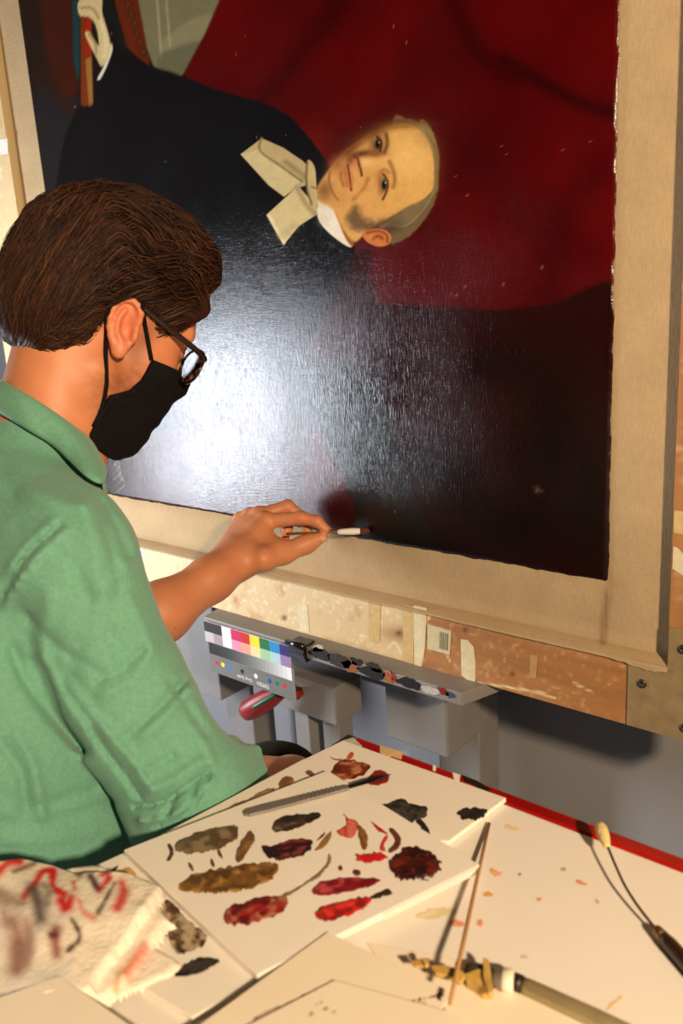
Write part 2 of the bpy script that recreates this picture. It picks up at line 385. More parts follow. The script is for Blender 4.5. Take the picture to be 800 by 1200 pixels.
    bl(408, 366, 34, 40, 0, (146, 92, 48), 0.7); bl(404, 420, 20, 60, 0, (160, 106, 56), 0.5)
    c.fill(y([(410, 366), (426, 356), (440, 390), (436, 430), (424, 456), (410, 430)]), (176, 146, 102), 0.7); bl(423, 408, 15, 30, 0, (22, 14, 10), 1.0); bl(423, 408, 11, 22, 0, (14, 9, 7), 1.0); bl(431, 396, 5, 5, 0, (226, 208, 166), 0.9)
    ln([(420, 350), (443, 392), (438, 440), (416, 488)], 6, (74, 40, 20), 0.9); ln([(400, 372), (396, 412), (408, 450)], 6, (150, 94, 50), 0.7)
    ln([(452, 278), (474, 330), (482, 380), (474, 420)], 12, (140, 92, 46), 0.75); ln([(404, 336), (426, 322), (450, 340)], 8, (150, 92, 48), 0.6)
    # ear, sideburn, side hair
    c.fill(y([(268, 522), (236, 556), (218, 596), (240, 642), (300, 664), (390, 646), (420, 606), (340, 606), (296, 566)]), (98, 74, 46), 6, 0.9, wob=2.5, wscale=4)
    c.fill(y([(392, 646), (430, 606), (520, 552), (600, 512), (690, 468), (712, 430), (700, 506), (640, 606), (556, 694), (470, 734), (456, 690), (440, 656)]), (104, 86, 58), 3, 0.95, wob=1.2, wscale=4)
    for k2 in range(22):
        t = k2 / 21; ln([(410 + 60 * t, 640 - 10 * t), (480 + 70 * t, 590 + 40 * t), (560 + 90 * t, 540 - 10 * t), (640 + 64 * t, 500 - 70 * t)], 5, ((156, 138, 100), (72, 58, 38), (128, 110, 76))[k2 % 3], 0.55)
    for k2 in range(10): ln([(640 + 6 * k2, 90 + 10 * k2), (690 + 3 * k2, 190 + 5 * k2), (704 + 2 * k2, 330), (700 + 2 * k2, 440)], 5, ((156, 132, 84), (92, 74, 46))[k2 % 2], 0.5)
    bl(470, 640, 60, 40, -30, (64, 50, 34), 0.6)
    c.fill(y([(302, 676), (340, 656), (390, 648), (440, 662), (463, 700), (444, 738), (388, 748), (326, 720)]), (194, 112, 54), 1)
    ln([(330, 672), (390, 662), (436, 684), (440, 722)], 8, (124, 60, 28), 0.85); ln([(356, 706), (390, 690), (414, 704)], 9, (112, 50, 24), 0.8); bl(350, 700, 16, 14, 0, (220, 142, 80), 0.6)
    # cravat
    c.fill(z([(58, 215), (124, 165), (192, 195), (252, 236), (276, 258), (266, 312), (232, 322), (194, 348), (146, 312)]), (176, 156, 108), 0.8, curve=False)
    c.fill(z([(58, 215), (122, 200), (180, 250), (245, 300), (194, 348), (146, 312)]), (196, 178, 130), 1.5, 0.85, curve=False)
    c.stroke([zp(122, 168), zp(120, 205), zp(180, 250), zp(250, 300)], 1.5, (112, 96, 62), 0.8)
    c.stroke([zp(200, 240), zp(240, 270), zp(265, 290)], 3.5, (120, 104, 70), 0.6)
    c.fill(z([(138, 405), (238, 314), (292, 376), (296, 404), (240, 440), (192, 500)]), (196, 178, 128), 0.8, curve=False)
    c.stroke([zp(236, 322), zp(262, 370), zp(290, 400)], 3.5, (138, 120, 82), 0.7); c.stroke([zp(150, 410), zp(170, 450), zp(194, 492)], 2, (226, 212, 168), 0.7)
    c.stroke([zp(180, 470), zp(230, 440)], 5, (170, 150, 104), 0.5)
    c.fill(z([(266, 236), (290, 256), (296, 330), (300, 384), (280, 374), (264, 320)]), (182, 162, 112), 0.8)
    c.stroke([zp(266, 240), zp(264, 310), zp(280, 372)], 1.5, (96, 80, 52), 0.8); c.stroke([zp(280, 318), zp(298, 322)], 1.2, (110, 94, 62), 0.8)
    # fine craquelure and specks
    c.speckle(0.04, 6, 21); c.speckle(0.03, 2.2, 22)
    sp = _hash(np.floor(u / 1.5).astype(np.int64), np.floor(v / 1.5).astype(np.int64), 77)
    c.mixin(np.where(sp > 0.99965, 0.55, 0.0), (150, 120, 100))
    return np.clip(c.c, 2, 255)

def lines(a, b, fa, fb, coarse, fine):
    return np.concatenate([np.arange(a, fa, coarse), np.arange(fa, fb, fine), np.arange(fb, b - coarse * 0.4, coarse), [b]])
fx0, fx1 = hy((275, 230), YL)[0], hy((520, 230), YL)[0]
gx = lines(px0, px1, fx0, fx1, 0.0034, 0.0013)
gz = lines(pz0, pz1, hy((440, 300), YL)[2], hy((440, 130), YL)[2], 0.0034, 0.0013)
GX, GZ = np.meshgrid(gx, gz, indexing='ij'); GY = np.full_like(GX, YL - 0.0024)
u_, v_ = proj(np.stack([GX, GY, GZ], -1))
cols = lin(paint_picture(u_, v_))
jit = lambda t, s: (vnoise(t * 1000, t * 0 + s, 14, s) - 0.5) * 0.005
GX[0, :] += jit(gz, 1); GX[-1, :] += jit(gz, 2) ; GZ[:, 0] += jit(gx, 3); GZ[:, -1] += jit(gx, 4)
for e in (GY[0, :], GY[-1, :], GY[:, 0], GY[:, -1]): e[:] = YL + 0.0004
m_paint = mat('varnished_oil_paint', attr='Col', rough=0.24, spec=0.4)
weave_bump(m_paint, 800, 800, 0.28, 0.0010, 0.45, 40)
nt = m_paint.node_tree; tcn = nt.nodes.new('ShaderNodeTexCoord'); nn = nt.nodes.new('ShaderNodeTexNoise'); nn.inputs['Scale'].default_value = 7; nn.inputs['Detail'].default_value = 7
nt.links.new(tcn.outputs['Object'], nn.inputs['Vector']); mr = nt.nodes.new('ShaderNodeMapRange')
mr.inputs['From Min'].default_value = 0.35; mr.inputs['From Max'].default_value = 0.65; mr.inputs['To Min'].default_value = 0.15; mr.inputs['To Max'].default_value = 0.24
nt.links.new(nn.outputs['Fac'], mr.inputs['Value']); nt.links.new(mr.outputs['Result'], nt.nodes['Principled BSDF'].inputs['Roughness'])
o = mesh('painted_canvas', np.stack([GX, GY, GZ], -1).reshape(-1, 3), grid_faces(len(gx), len(gz)), m_paint, None, True, cols.reshape(-1, 3))
under(o, painting); o['label'] = 'glossy varnished oil portrait with dark red drape'

# ---- linen lining: flat sheet, then forward over the bottom bar, ending in a frayed wavy edge
edge_px = [(120, 626), (157, 634.5), (210, 646), (260, 657), (326, 672), (392, 688), (450, 701), (500, 714.5), (560, 731), (600, 738), (642, 748), (690, 762), (735, 777), (768, 787)]
EY_ = YB - 0.004
edge = np.array([hy(p, EY_)[[0, 2]] for p in edge_px]); edge = np.vstack([[inL - 0.002, edge[0, 1]], edge, [inR - 0.001, edge[-1, 1] + 0.004]])
lx = np.linspace(inL - 0.002, inR + 0.002, 260)
ez = np.interp(lx, edge[:, 0], edge[:, 1]) + (vnoise(lx * 1000, lx * 0, 9, 31) - 0.5) * 0.004
rows = []
for zz in np.linspace(inT + 0.004, inB + 0.006, 60): rows.append((np.full_like(lx, YL), np.full_like(lx, zz)))
wv = (vnoise(lx * 1000, lx * 0, 60, 33) - 0.5)
for t in np.linspace(0, 1, 7)[1:]:
    rows.append((YL + (EY_ - YL) * t + 0 * lx, inB + 0.006 - 0.004 * t - 0.004 * t * t + 0 * lx))
zf = rows[-1][1][0]
for t in np.linspace(0, 1, 7)[1:]:
    rows.append((EY_ - 0.004 * t * (0.5 + wv) - 0.0008, zf + (np.minimum(ez, zf - 0.003) - zf) * t))
LV = np.stack([np.stack([lx, r[0], r[1]], -1) for r in rows], 1)
uu, vv = proj(LV)
lc = Canvas(uu, vv, (182, 156, 118))
lc.speckle(0.05, 30, 41)
lc.stroke([(60, 574), (112, 580), (300, 615), (500, 654), (706, 688), (722, 688)], 5, (162, 134, 96), 0.6)
lc.stroke([(732, 0), (725, 300), (717, 640), (714, 690)], 3, (158, 130, 92), 0.6)
lc.stroke([(712, 690), (709, 720), (706, 752)], 4, (132, 104, 70), 0.8)
m_linen = mat('raw_linen', attr='Col', rough=0.92, spec=0.1, var=0.12, vscale=420, stretch=(1, 1, 0.25))
weave_bump(m_linen, 700, 700, 0.7, 0.0012)
o = mesh('linen_lining', LV.reshape(-1, 3), grid_faces(len(lx), len(rows)), m_linen, None, True, lin(np.clip(lc.c, 0, 255)).reshape(-1, 3)); under(o, painting)

# ---- loom bars
def slab(name, x0, x1, z0, z1, y0, y1, material, parent, step=0.004, colfn=None):
    ax = np.linspace(x0, x1, max(2, int((x1 - x0) / step))); az = np.linspace(z0, z1, max(2, int((z1 - z0) / step)))
    AX, AZ = np.meshgrid(ax, az, indexing='ij'); AY = np.full_like(AX, y0)
    V = np.stack([AX, AY, AZ], -1).reshape(-1, 3); F = grid_faces(len(ax), len(az)).tolist()
    n = len(V); W = np.array([[x0, y1, z0], [x1, y1, z0], [x1, y1, z1], [x0, y1, z1]]); nx, nz = len(ax), len(az)
    bot = [i * nz for i in range(nx)]; top = [i * nz + nz - 1 for i in range(nx)]; lef = list(range(nz)); rig = [(nx - 1) * nz + j for j in range(nz)]
    F += [bot[::-1] + [n, n + 1], top + [n + 2, n + 3], lef + [n + 3, n], rig[::-1] + [n + 1, n + 2], [n + 3, n + 2, n + 1, n]]
    V = np.vstack([V, W])
    cl = None
    if colfn is not None:
        q = V.copy(); uu, vv = proj(q); cl = lin(np.clip(colfn(uu, vv, V), 0, 255))
    o = mesh(name, V, F, material, None, False, cl); under(o, parent); return o
def wood_cols(u, v, V):
    s, t = (V[:, 0], V[:, 2]) if (V[:, 0].max() - V[:, 0].min()) > (V[:, 2].max() - V[:, 2].min()) else (V[:, 2], V[:, 0])
    c = Canvas(u, v, (160, 98, 44))
    g = vnoise(s * 60, t * 900 + 6 * vnoise(s * 400, t * 300, 60, 7), 10, 50)
    c.mixin((g - 0.35) * 1.2, (124, 68, 26))
    # lining-paste residue in ragged patches; cream at left also paints in the cool light
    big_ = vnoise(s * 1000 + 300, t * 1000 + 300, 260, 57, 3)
    res_light = np.where(V[:, 0] + 0.30 * (big_ - 0.5) < -0.72, 0.86, 0.22)
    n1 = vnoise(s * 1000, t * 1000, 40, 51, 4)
    c.mixin(res_light * np.clip((n1 + 0.06) * 2.4, 0, 1), (216, 196, 150))
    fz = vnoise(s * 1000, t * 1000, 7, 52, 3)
    c.mixin(np.clip((fz - 0.62) * 5, 0, 1) * (0.25 + 0.5 * res_light), (236, 222, 184))
    c.blob(480, 742, 10, 6, 10, (96, 54, 22), 0.7); c.blob(468, 744, 22, 9, 10, (130, 80, 36), 0.5)
    for x, y in ((333, 724), (545, 738), (600, 790), (467, 742)): c.blob(x, y, 3, 3, 0, (80, 56, 34), 0.8)
    for p in ([(560, 800), (600, 806), (650, 818)], [(580, 803), (640, 812)], [(520, 760), (527, 775)], [(672, 800), (695, 812)], [(455, 760), (462, 752), (470, 765)], [(345, 715), (360, 722), (352, 730)]):
        c.stroke(p, 0.9, (238, 220, 170), 0.8)
    return c.c
m_wood = mat('loom_wood', attr='Col', rough=0.55, bump=0.25, bscale=90)
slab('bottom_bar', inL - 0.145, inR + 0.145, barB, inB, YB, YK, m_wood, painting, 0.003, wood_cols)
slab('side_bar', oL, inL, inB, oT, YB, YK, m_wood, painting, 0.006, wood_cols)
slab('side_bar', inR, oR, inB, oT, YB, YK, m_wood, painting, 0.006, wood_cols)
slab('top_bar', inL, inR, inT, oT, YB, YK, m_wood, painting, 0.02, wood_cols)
# ---- corner plate with screws, tape, label
m_plate = mat('plate_plywood', (150, 128, 88), 0.6, var=0.25, vscale=60, bump=0.2, bscale=200)
plx = hy((736, 800), YB)[0]; plz = hy((790, 735), YB)[2]
P = [(plx, barB + 0.001), (oR, barB + 0.001), (oR, plz), (inR + 0.001, plz), (inR + 0.001, inB - 0.001), (plx, inB - 0.001)]
plate = prism('corner_plate', [(x, YB + 0.0005, z_) for x, z_ in P], (0, -0.0035, 0), m_plate, painting, 0.0006)
m_screw = mat('dull_screw_steel', (92, 84, 74), 0.45, 0.9)
def screw(x, z_, r=0.006):
    V = []; F = []; y = YB - 0.003
    prof = [(r, 0.0), (r * 0.95, -0.0018), (r * 0.55, -0.0026), (r * 0.42, -0.0012)]
    for rr, yy in prof:
        for k in range(14): a = k * 2 * math.pi / 14; V.append((x + rr * math.cos(a), y + yy, z_ + rr * math.sin(a)))
    for i in range(3):
        for k in range(14): k2 = (k + 1) % 14; F.append((i * 14 + k, i * 14 + k2, (i + 1) * 14 + k2, (i + 1) * 14 + k))
    F.append(tuple(3 * 14 + k for k in range(14)))
    o = mesh('screw', V, F, m_screw, None, True)
    o.parent = plate; o.location = -(Vector(painting.location)) - plate.location
    o.location = -Vector(painting.location) if False else o.location
    return o
bpy.context.view_layer.update()
for p in ((753, 800), (801, 760), (803, 852)):
    q = hy(p, YB); s_ = screw(q[0], q[2])
    s_.location = -(painting.location + plate.location)
def ptape(name, pts, col, dy=0.0008, parent=painting, Y=YB, curve=0):
    M_ = mat('tape_%d_%d_%d' % col, col, 0.5, var=0.15, vscale=120, bump=0.3, bscale=150)
    return prism(name, [hy(p, Y + 0.0004) for p in pts], (0, -dy - 0.0004, 0), M_, parent)
CR, YE, TN = (222, 208, 168), (206, 176, 116), (188, 150, 96)
ptape('tape_strip', [(348, 706), (360, 708), (363, 741), (358, 740), (352, 738)], CR)
ptape('tape_strip', [(432, 701), (446, 704), (445, 752), (439, 754), (433, 750)], YE)
ptape('tape_strip', [(472, 708), (486, 711), (484, 778), (473, 775)], YE)
ptape('tape_strip', [(485, 709), (500, 712), (498, 760), (494, 781), (486, 779)], CR, 0.0012)
ptape('tape_strip', [(540, 749), (548, 750), (555, 758), (557, 775), (557, 798), (552, 800), (541, 791)], CR)
ptape('tape_strip', [(622, 767), (630, 768), (628, 795), (620, 793)], TN)
ptape('tape_strip', [(790, 598), (806, 600), (806, 627), (789, 624)], YE)
ptape('tape_strip', [(789, 640), (794, 642), (806, 655), (806, 678), (788, 666)], CR)
ptape('tape_strip', [(-8, 165), (9, 162), (10, 180), (-8, 182)], (232, 228, 214))
ptape('tape_strip', [(157, 637), (168, 639), (170, 688), (165, 686)], (232, 222, 196))
lab = ptape('barcode_label', [(501, 731), (529, 739), (527, 767), (501, 760)], (206, 196, 152))
m_ink = mat('label_ink', (70, 62, 48), 0.7)
for k in range(9):
    x = 515 + k * 1.22; w = (0.35, 0.6, 0.3, 0.7)[k % 4]; y0 = 740 + (x - 515) * 0.28
    b = prism('barcode_bar', [hy(p, YB - 0.0006) for p in ((x, y0), (x + w, y0 + w * .28), (x + w - 0.3, y0 + 20), (x - 0.3, y0 + 20 - w * .28))], (0, -0.0004, 0), m_ink)
    b.parent = lab; b.location = -(painting.location + lab.location)

# ================================================================== easel
m_easel = mat('grey_easel_paint', (132, 128, 124), 0.55, var=0.12, vscale=14, bump=0.1, bscale=120)
trayT = barB; trayF = 0.922; tx0 = hy((238, 722), trayF)[0]; tx1 = hy((541, 818), trayF)[0]
easel = empty('easel', (-0.85, 1.12, 0), 'grey painted studio easel with a paint-smeared ledge carrying the painting', 'easel')
bm_pts = [(tx0, trayF), (tx1, trayF), (tx1 + 0.03, 1.02), (tx0 - 0.02, 1.02)]
prism('ledge', [(x, y, trayT - 0.021) for x, y in bm_pts], (0, 0, 0.021), m_easel, easel, 0.002)
# uprights and cross beams below the ledge
def ex(p, Y): return hy(p, Y)[0]
def ezz(p, Y): return hy(p, Y)[2]
box('block', (ex((450, 800), 1.05), 1.05, ezz((523, 889), 1.05)), (ex((523, 830), 1.05), 1.16, trayT - 0.021), m_easel, easel, 0.004)
box('post', (ex((468, 800), 1.05) + 0.0, 1.16, 0.0), (ex((468, 800), 1.05) + 0.09, 1.23, 2.05), m_easel, easel, 0.003)
box('block', (ex((203, 760), 1.05), 1.05, ezz((206, 801), 1.05)), (ex((203, 760), 1.05) + 0.15, 1.16, trayT - 0.021), m_easel, easel, 0.004)
box('post', (ex((203, 760), 1.05) + 0.03, 1.16, 0.0), (ex((203, 760), 1.05) + 0.12, 1.23, 2.05), m_easel, easel, 0.003)
bx0, bx1 = ex((320, 800), 1.0), ex((393, 830), 1.0)
box('cross_beam', (bx0 - 0.06, 1.0, ezz((393, 851), 1.0)), (bx1, 1.075, ezz((393, 808), 1.0)), m_easel, easel, 0.003)
box('back_board', (bx0 - 0.2, 1.165, 0.43), (ex((450, 800), 1.05) + 0.02, 1.175, trayT - 0.021), m_easel, easel, 0.001)
for a, b in ((346, 362), (378, 397)):
    box('strut', (ex((a, 850), 1.03), 1.03, 0.02), (ex((b, 850), 1.03), 1.07, ezz((393, 851), 1.0) + 0.001), m_easel, easel, 0.002)
m_rust = mat('brown_strut_wood', (128, 84, 52), 0.7, var=0.3, vscale=40, stretch=(6, 6, 1))
box('strut', (ex((364, 850), 1.10), 1.08, 0.02), (ex((372, 850), 1.10), 1.12, 0.45), m_rust, easel, 0.002)
box('cross_foot', (-1.45, 1.08, 0.0), (-0.55, 1.2, 0.03), m_easel, easel, 0.003)
# paint smears along the ledge front
rnd = random.Random(4)
def smear(pts, col, name='paint_smear', Y=trayF, parent=easel, h=0.0012):
    M_ = mat('smear_%d_%d_%d' % col, col, 0.4, bump=0.4, bscale=300, var=0.3, vscale=150)
    P = spline(pts, len(pts) * 6, True) + np.array([[rnd.uniform(-1.3, 1.3), rnd.uniform(-1.0, 1.0)] for _ in range(len(pts) * 6)])
    return prism(name, [hy(p, Y + 0.0005) for p in P], (0, -h - 0.0005, 0), M_, parent)
DK = (34, 28, 26)
for pts, col in (([(362, 765), (372, 758), (386, 766), (384, 774), (372, 771)], DK), ([(384, 768), (398, 766), (412, 776), (406, 784), (392, 779)], (58, 46, 38)),
                 ([(400, 776), (414, 774), (420, 784), (410, 787)], (150, 92, 50)), ([(412, 770), (424, 775), (421, 780), (413, 777)], DK), ([(418, 782), (440, 782), (452, 790), (446, 796), (428, 791)], DK),
                 ([(430, 778), (440, 777), (448, 786), (440, 787)], (48, 40, 36)), ([(450, 786), (462, 796), (458, 800), (450, 794)], (176, 96, 46)), ([(458, 786), (464, 794), (466, 799), (460, 796)], (170, 50, 24)),
                 ([(464, 797), (476, 793), (490, 800), (492, 808), (478, 805)], DK), ([(494, 803), (512, 806), (516, 813), (500, 811)], (196, 190, 184)), ([(513, 805), (522, 808), (528, 815), (519, 813)], (140, 34, 28)), ([(522, 810), (530, 812), (533, 817), (526, 817)], (70, 80, 110)),
                 ([(366, 757), (376, 756), (380, 762), (368, 763)], (196, 186, 170))):
    smear(pts, col)
# black clip gripping the ledge
clipo = empty('binder_clip', tuple(hy((350, 765), trayF - 0.004)), 'small glossy black clip gripping the easel ledge beside the colour card', 'clip')
m_clip = mat('black_clip', (22, 20, 20), 0.22, spec=0.6)
cxa, cxb = hy((342, 760), trayF)[0], hy((360, 766), trayF)[0]
prism('jaw', [(cxa, trayF + 0.02, trayT + 0.006), (cxa, trayF - 0.006, trayT + 0.003), (cxa, trayF - 0.010, trayT - 0.012), (cxa, trayF - 0.003, trayT - 0.027), (cxa, trayF + 0.02, trayT - 0.024), (cxa, trayF + 0.02, trayT - 0.0212), (cxa, trayF - 0.0002, trayT - 0.0212), (cxa, trayF - 0.0002, trayT + 0.0002), (cxa, trayF + 0.02, trayT + 0.0002)], (cxb - cxa, 0, 0), m_clip, clipo, 0.0006)
tube('grip_roll', [(cxa - 0.002, trayF - 0.008, trayT + 0.004), (cxb + 0.002, trayF - 0.008, trayT + 0.004)], 0.006, m_clip, clipo, 12)
# red and green tool handle stuck into the cross beam
ha, hb, hc = hy((285, 836), 0.93), hy((338, 805), 0.965), hy((352, 811), 1.0)
tool = empty('screwdriver', tuple(hc), 'red and green plastic tool handle sticking out of the easel beam', 'screwdriver')
m_red = mat('red_handle_plastic', (140, 24, 20), 0.45); m_grn = mat('green_handle_plastic', (28, 78, 46), 0.45)
ax_ = hb - ha
tube('handle', [ha, ha + ax_ * 0.03, ha + ax_ * 0.10, ha + ax_ * .35, ha + ax_ * .6, ha + ax_ * .9, ha + ax_ * 1.1], [0.006, 0.016, 0.020, 0.0215, 0.019, 0.012, 0.009], m_red, tool, 8)
sd_ = _n(np.cross(ax_, rt)); vdir = -_n((ha + hb) / 2 - CAM); off = vdir * 0.0135
g = [ha + ax_ * .12, ha + ax_ * .3, ha + ax_ * .5, ha + ax_ * .7, ha + ax_ * .85]
tube('inlay', [g[i] + vdir * o_ for i, o_ in enumerate((0.0165, 0.0175, 0.0165, 0.0140, 0.011))], [0.004, 0.0085, 0.0085, 0.0075, 0.004], m_grn, tool, 10, 0.7)
tube('shaft', [ha + ax_ * 1.0, hc + np.array([0, 0.01, 0])], 0.0045, m_screw, tool, 8)
tube('collar', [hc + np.array([0.0, -0.026, 0.003]), hc + np.array([0.0, -0.020, 0.002]), hc + np.array([0, -0.010, 0.0]), hc + np.array([0, 0.002, 0])], [0.004, 0.0095, 0.0105, 0.007], m_red, tool, 12)

# ================================================================== colour control cards on the ledge
yc = trayF - 0.0022
cx0, cx1 = hy((240, 729), yc)[0], hy((340.5, 757), yc)[0]
cz1 = 0.5 * (hy((241, 727), yc)[2] + hy((338, 756), yc)[2]); czm = hy((244.5, 751), yc)[2]; zs0 = hy((249, 766), yc)[2]; cz0 = 0.5 * (hy((250, 788), yc)[2] + hy((344, 819), yc)[2])
print('card', cx0, cx1, cz1, czm, cz0)
gray = empty('gray_scale_card', ((cx0 + cx1) / 2, yc, cz0), 'grey printed card with stepped grey scale and coloured dots, below colour patches', 'color card')
m_gcard = mat('grey_card', (112, 112, 108), 0.6); m_wcard = mat('white_card', (226, 222, 218), 0.55)
box('card', (cx0 + 0.004, yc - 0.001, cz0), (cx1 + 0.004, yc, czm + 0.012), m_gcard, gray, 0)
zs1 = czm - 0.004
n = 20; wst = (cx1 - cx0 - 0.008) / n
for k in range(n):
    gsh = int(18 + 215 * (k / (n - 1)) ** 1.25)
    xk = cx0 + 0.006 + k * wst
    box('gray_step', (xk, yc - 0.0014, zs0), (xk + wst, yc - 0.0009, zs1 + 0.004), mat('gray_%d' % gsh, (gsh, gsh, gsh - 2 if gsh > 2 else 0), 0.6), gray, 0)
wd_ = cx1 - cx0
def disc(name, x, z_, r, col, parent, y):
    V = [(x + r * math.cos(a * math.pi / 10), y, z_ + r * math.sin(a * math.pi / 10)) for a in range(20)]
    return prism(name, V, (0, -0.0004, 0), mat('dot_%d_%d_%d' % col, col, 0.5), parent)
zd = hy((258, 777.5), yc)[2]
for fr, col in ((0.09, (200, 20, 50)), (0.165, (240, 224, 40)), (0.24, (20, 130, 205)), (0.40, (12, 12, 12)), (0.56, (240, 240, 236)), (0.72, (20, 70, 170)), (0.80, (20, 120, 50)), (0.88, (220, 20, 30))):
    disc('color_dot', cx0 + 0.004 + wd_ * fr, zd, 0.0046, col, gray, yc - 0.0008)
for k in range(19): disc('print_mark', cx0 + 0.010 + wd_ * k / 19.6, zs0 - 0.006, 0.0009, (20, 20, 20), gray, yc - 0.0008)
def text(body, size, x, y, z_, material, parent, upside=True, font_bold=False):
    cu = bpy.data.curves.new('lettering', 'FONT'); cu.body = body; cu.size = size; cu.extrude = 0.0001; cu.align_x = 'CENTER'
    to = bpy.data.objects.new('tmp', cu); COL.objects.link(to); bpy.context.view_layer.update()
    me = bpy.data.meshes.new_from_object(to.evaluated_get(bpy.context.evaluated_depsgraph_get()))
    bpy.data.objects.remove(to)
    co = np.empty(len(me.vertices) * 3); me.vertices.foreach_get('co', co); co = co.reshape(-1, 3)
    s = -1 if upside else 1
    W = np.stack([x + s * co[:, 0], y - co[:, 2], z_ + s * co[:, 1]], -1)
    me.vertices.foreach_set('co', W.ravel()); me.materials.clear(); me.materials.append(material); me.update()
    o = bpy.data.objects.new('lettering', me); COL.objects.link(o); under(o, parent); return o
m_wink = mat('white_ink', (235, 235, 230), 0.6)
text('TIFFEN', 0.0105, cx0 + wd_ * 0.655, yc - 0.0012, cz0 + 0.0125, m_wink, gray)
text('Gray Scale', 0.0092, cx0 + wd_ * 0.44, yc - 0.0012, cz0 + 0.0125, m_wink, gray)
patch = empty('color_patch_card', ((cx0 + cx1) / 2, yc - 0.002, czm), 'white printed card with two rows of bright and pastel colour patches', 'color card')
yp = yc - 0.0016
box('card', (cx0, yp - 0.001, czm), (cx1, yp, cz1), m_wcard, patch, 0)
top = [(26, 24, 24), (26, 24, 24), (232, 226, 220), (196, 20, 84), (198, 14, 30), (236, 214, 30), (12, 110, 60), (24, 136, 196), (48, 28, 110)]
bot = [(188, 178, 178), (160, 142, 144), (232, 226, 220), (226, 140, 164), (226, 156, 132), (228, 214, 150), (160, 200, 150), (172, 206, 214), (150, 122, 166)]
pw = wd_ / 9; zmid = (cz1 + czm) / 2
for k in range(9):
    for row, (za, zb) in ((bot, (czm + 0.0005, zmid)), (top, (zmid, cz1 - 0.0005))):
        box('color_patch', (cx0 + k * pw, yp - 0.0014, za), (cx0 + (k + 1) * pw, yp - 0.0009, zb), mat('patch_%d_%d_%d' % row[k], row[k], 0.55), patch, 0)

# ================================================================== table and what lies on it
ZT = 0.72
m_lam = mat('white_laminate', (238, 231, 220), 0.42, var=0.05, vscale=9)
m_redp = mat('red_edge_paint', (176, 18, 14), 0.3, var=0.5, vscale=26, bump=0.3, bscale=80, stretch=(0.4, 3, 1))
m_iron = mat('table_leg_steel', (46, 44, 44), 0.4, 0.6)
tX0 = hz((416, 864), ZT)[0]; tY1 = 0.5 * (hz((416, 864), ZT)[1] + hz((800, 1002), ZT)[1]); tY1b = 0.5 * (hz((640, 962), ZT)[1] + hz((800, 1020), ZT)[1])
table = empty('work_table', (0.1, 0.25, 0), 'white topped work table with a chipped red painted edge', 'table')
box('tabletop', (tX0, -0.32, ZT - 0.03), (0.85, tY1b, ZT), m_lam, table, 0.002)
box('red_edge', (tX0, tY1b + 0.0002, ZT - 0.035), (0.85, tY1, ZT + 0.0004), m_redp, table, 0.003)
m_dkw = mat('dark_edge_wood', (46, 30, 24), 0.6, var=0.3, vscale=60)
box('dark_edge', (tX0 - 0.012, -0.32, ZT - 0.035), (tX0 - 0.0002, tY1, ZT - 0.0004), m_dkw, table, 0.002)
for x in (tX0 + 0.04, 0.78):
    for y in (-0.28, 0.54): box('leg', (x - 0.02, y - 0.02, 0), (x + 0.02, y + 0.02, ZT - 0.03), m_iron, table, 0.003)
def zprism(name, pts, z_, h, material, parent, bev=0.0):
    return prism(name, [tuple(hz(p, z_)) for p in pts], (0, 0, h), material, parent, bev)
m_chip = mat('cream_tape', (226, 190, 140), 0.5, var=0.2, vscale=120)
m_chipg = mat('greenish_tape', (196, 200, 180), 0.35, var=0.2, vscale=120)
zprism('tape_scrap', [(445, 874), (472, 882), (470, 890), (458, 886), (450, 889), (445, 884)], ZT + 0.0005, 0.0008, m_chip, table)
zprism('tape_scrap', [(401, 870), (414, 866), (424, 876), (420, 883), (408, 880), (402, 876)], ZT + 0.0005, 0.002, m_chipg, table)
m_wchip = mat('white_paint_chip', (240, 230, 214), 0.5)
for p in ([(507, 897), (511, 899), (510, 904), (507, 903)], [(507, 909), (511, 910), (511, 916), (506, 915)], [(530, 906), (539, 909), (538, 916), (532, 915)]):
    zprism('paint_chip', p, ZT + 0.0005, 0.001, m_wchip, table)
m_blk = mat('black_paint_smear', (30, 22, 20), 0.45)
for p in ([(540, 908), (560, 916), (574, 925), (560, 922), (544, 916)], [(556, 921), (574, 925), (572, 932), (560, 927)]):
    zprism('paint_chip', p, ZT + 0.0005, 0.0006, m_blk, table)

# ---- pieces of palette paper and board
def board(name, pts, z_, h, col, label, cat, bev=0.0006, rough=0.6, M_=None):
    M_ = M_ or mat(name + '_%d_%d_%d' % col, col, rough, var=0.04, vscale=30, bump=0.05, bscale=300)
    q = np.mean([hz(p, z_) for p in pts], 0)
    e = zprism(name, pts, z_, h, M_, None, bev)
    # move the origin to the piece's base
    e.data.transform(Matrix.Translation(-Vector(q))); e.location = q
    tag(e, label, cat); bpy.context.view_layer.update(); return e
WH = (238, 230, 216)
zC = ZT + 0.0022
bC = board('palette_sheet', [(356, 892), (189, 981), (230, 1010), (420, 915)], zC, 0.0028, WH, 'narrow strip of palette board with brown smears beside the sleeve', 'palette')
bE = board('palette_sheet', [(106, 1022), (150, 1002), (306, 1152), (226, 1198), (160, 1158)], ZT + 0.0005, 0.004, WH, 'palette board with black and ochre daubs tucked under the big palette', 'palette')
bB = board('palette_sheet', [(402, 872), (593, 940), (526, 991), (380, 985), (290, 935), (335, 905)], ZT + 0.0006, 0.0045, WH, 'white palette board with black daubs beside the red table edge', 'palette')
zA = ZT + 0.0058
bA = board('palette_pad', [(146, 1003), (384, 909), (562, 1021), (302, 1151)], zA, 0.006, (240, 232, 220), 'thick white palette pad covered in brown and red paint daubs', 'palette')
zAt = zA + 0.006
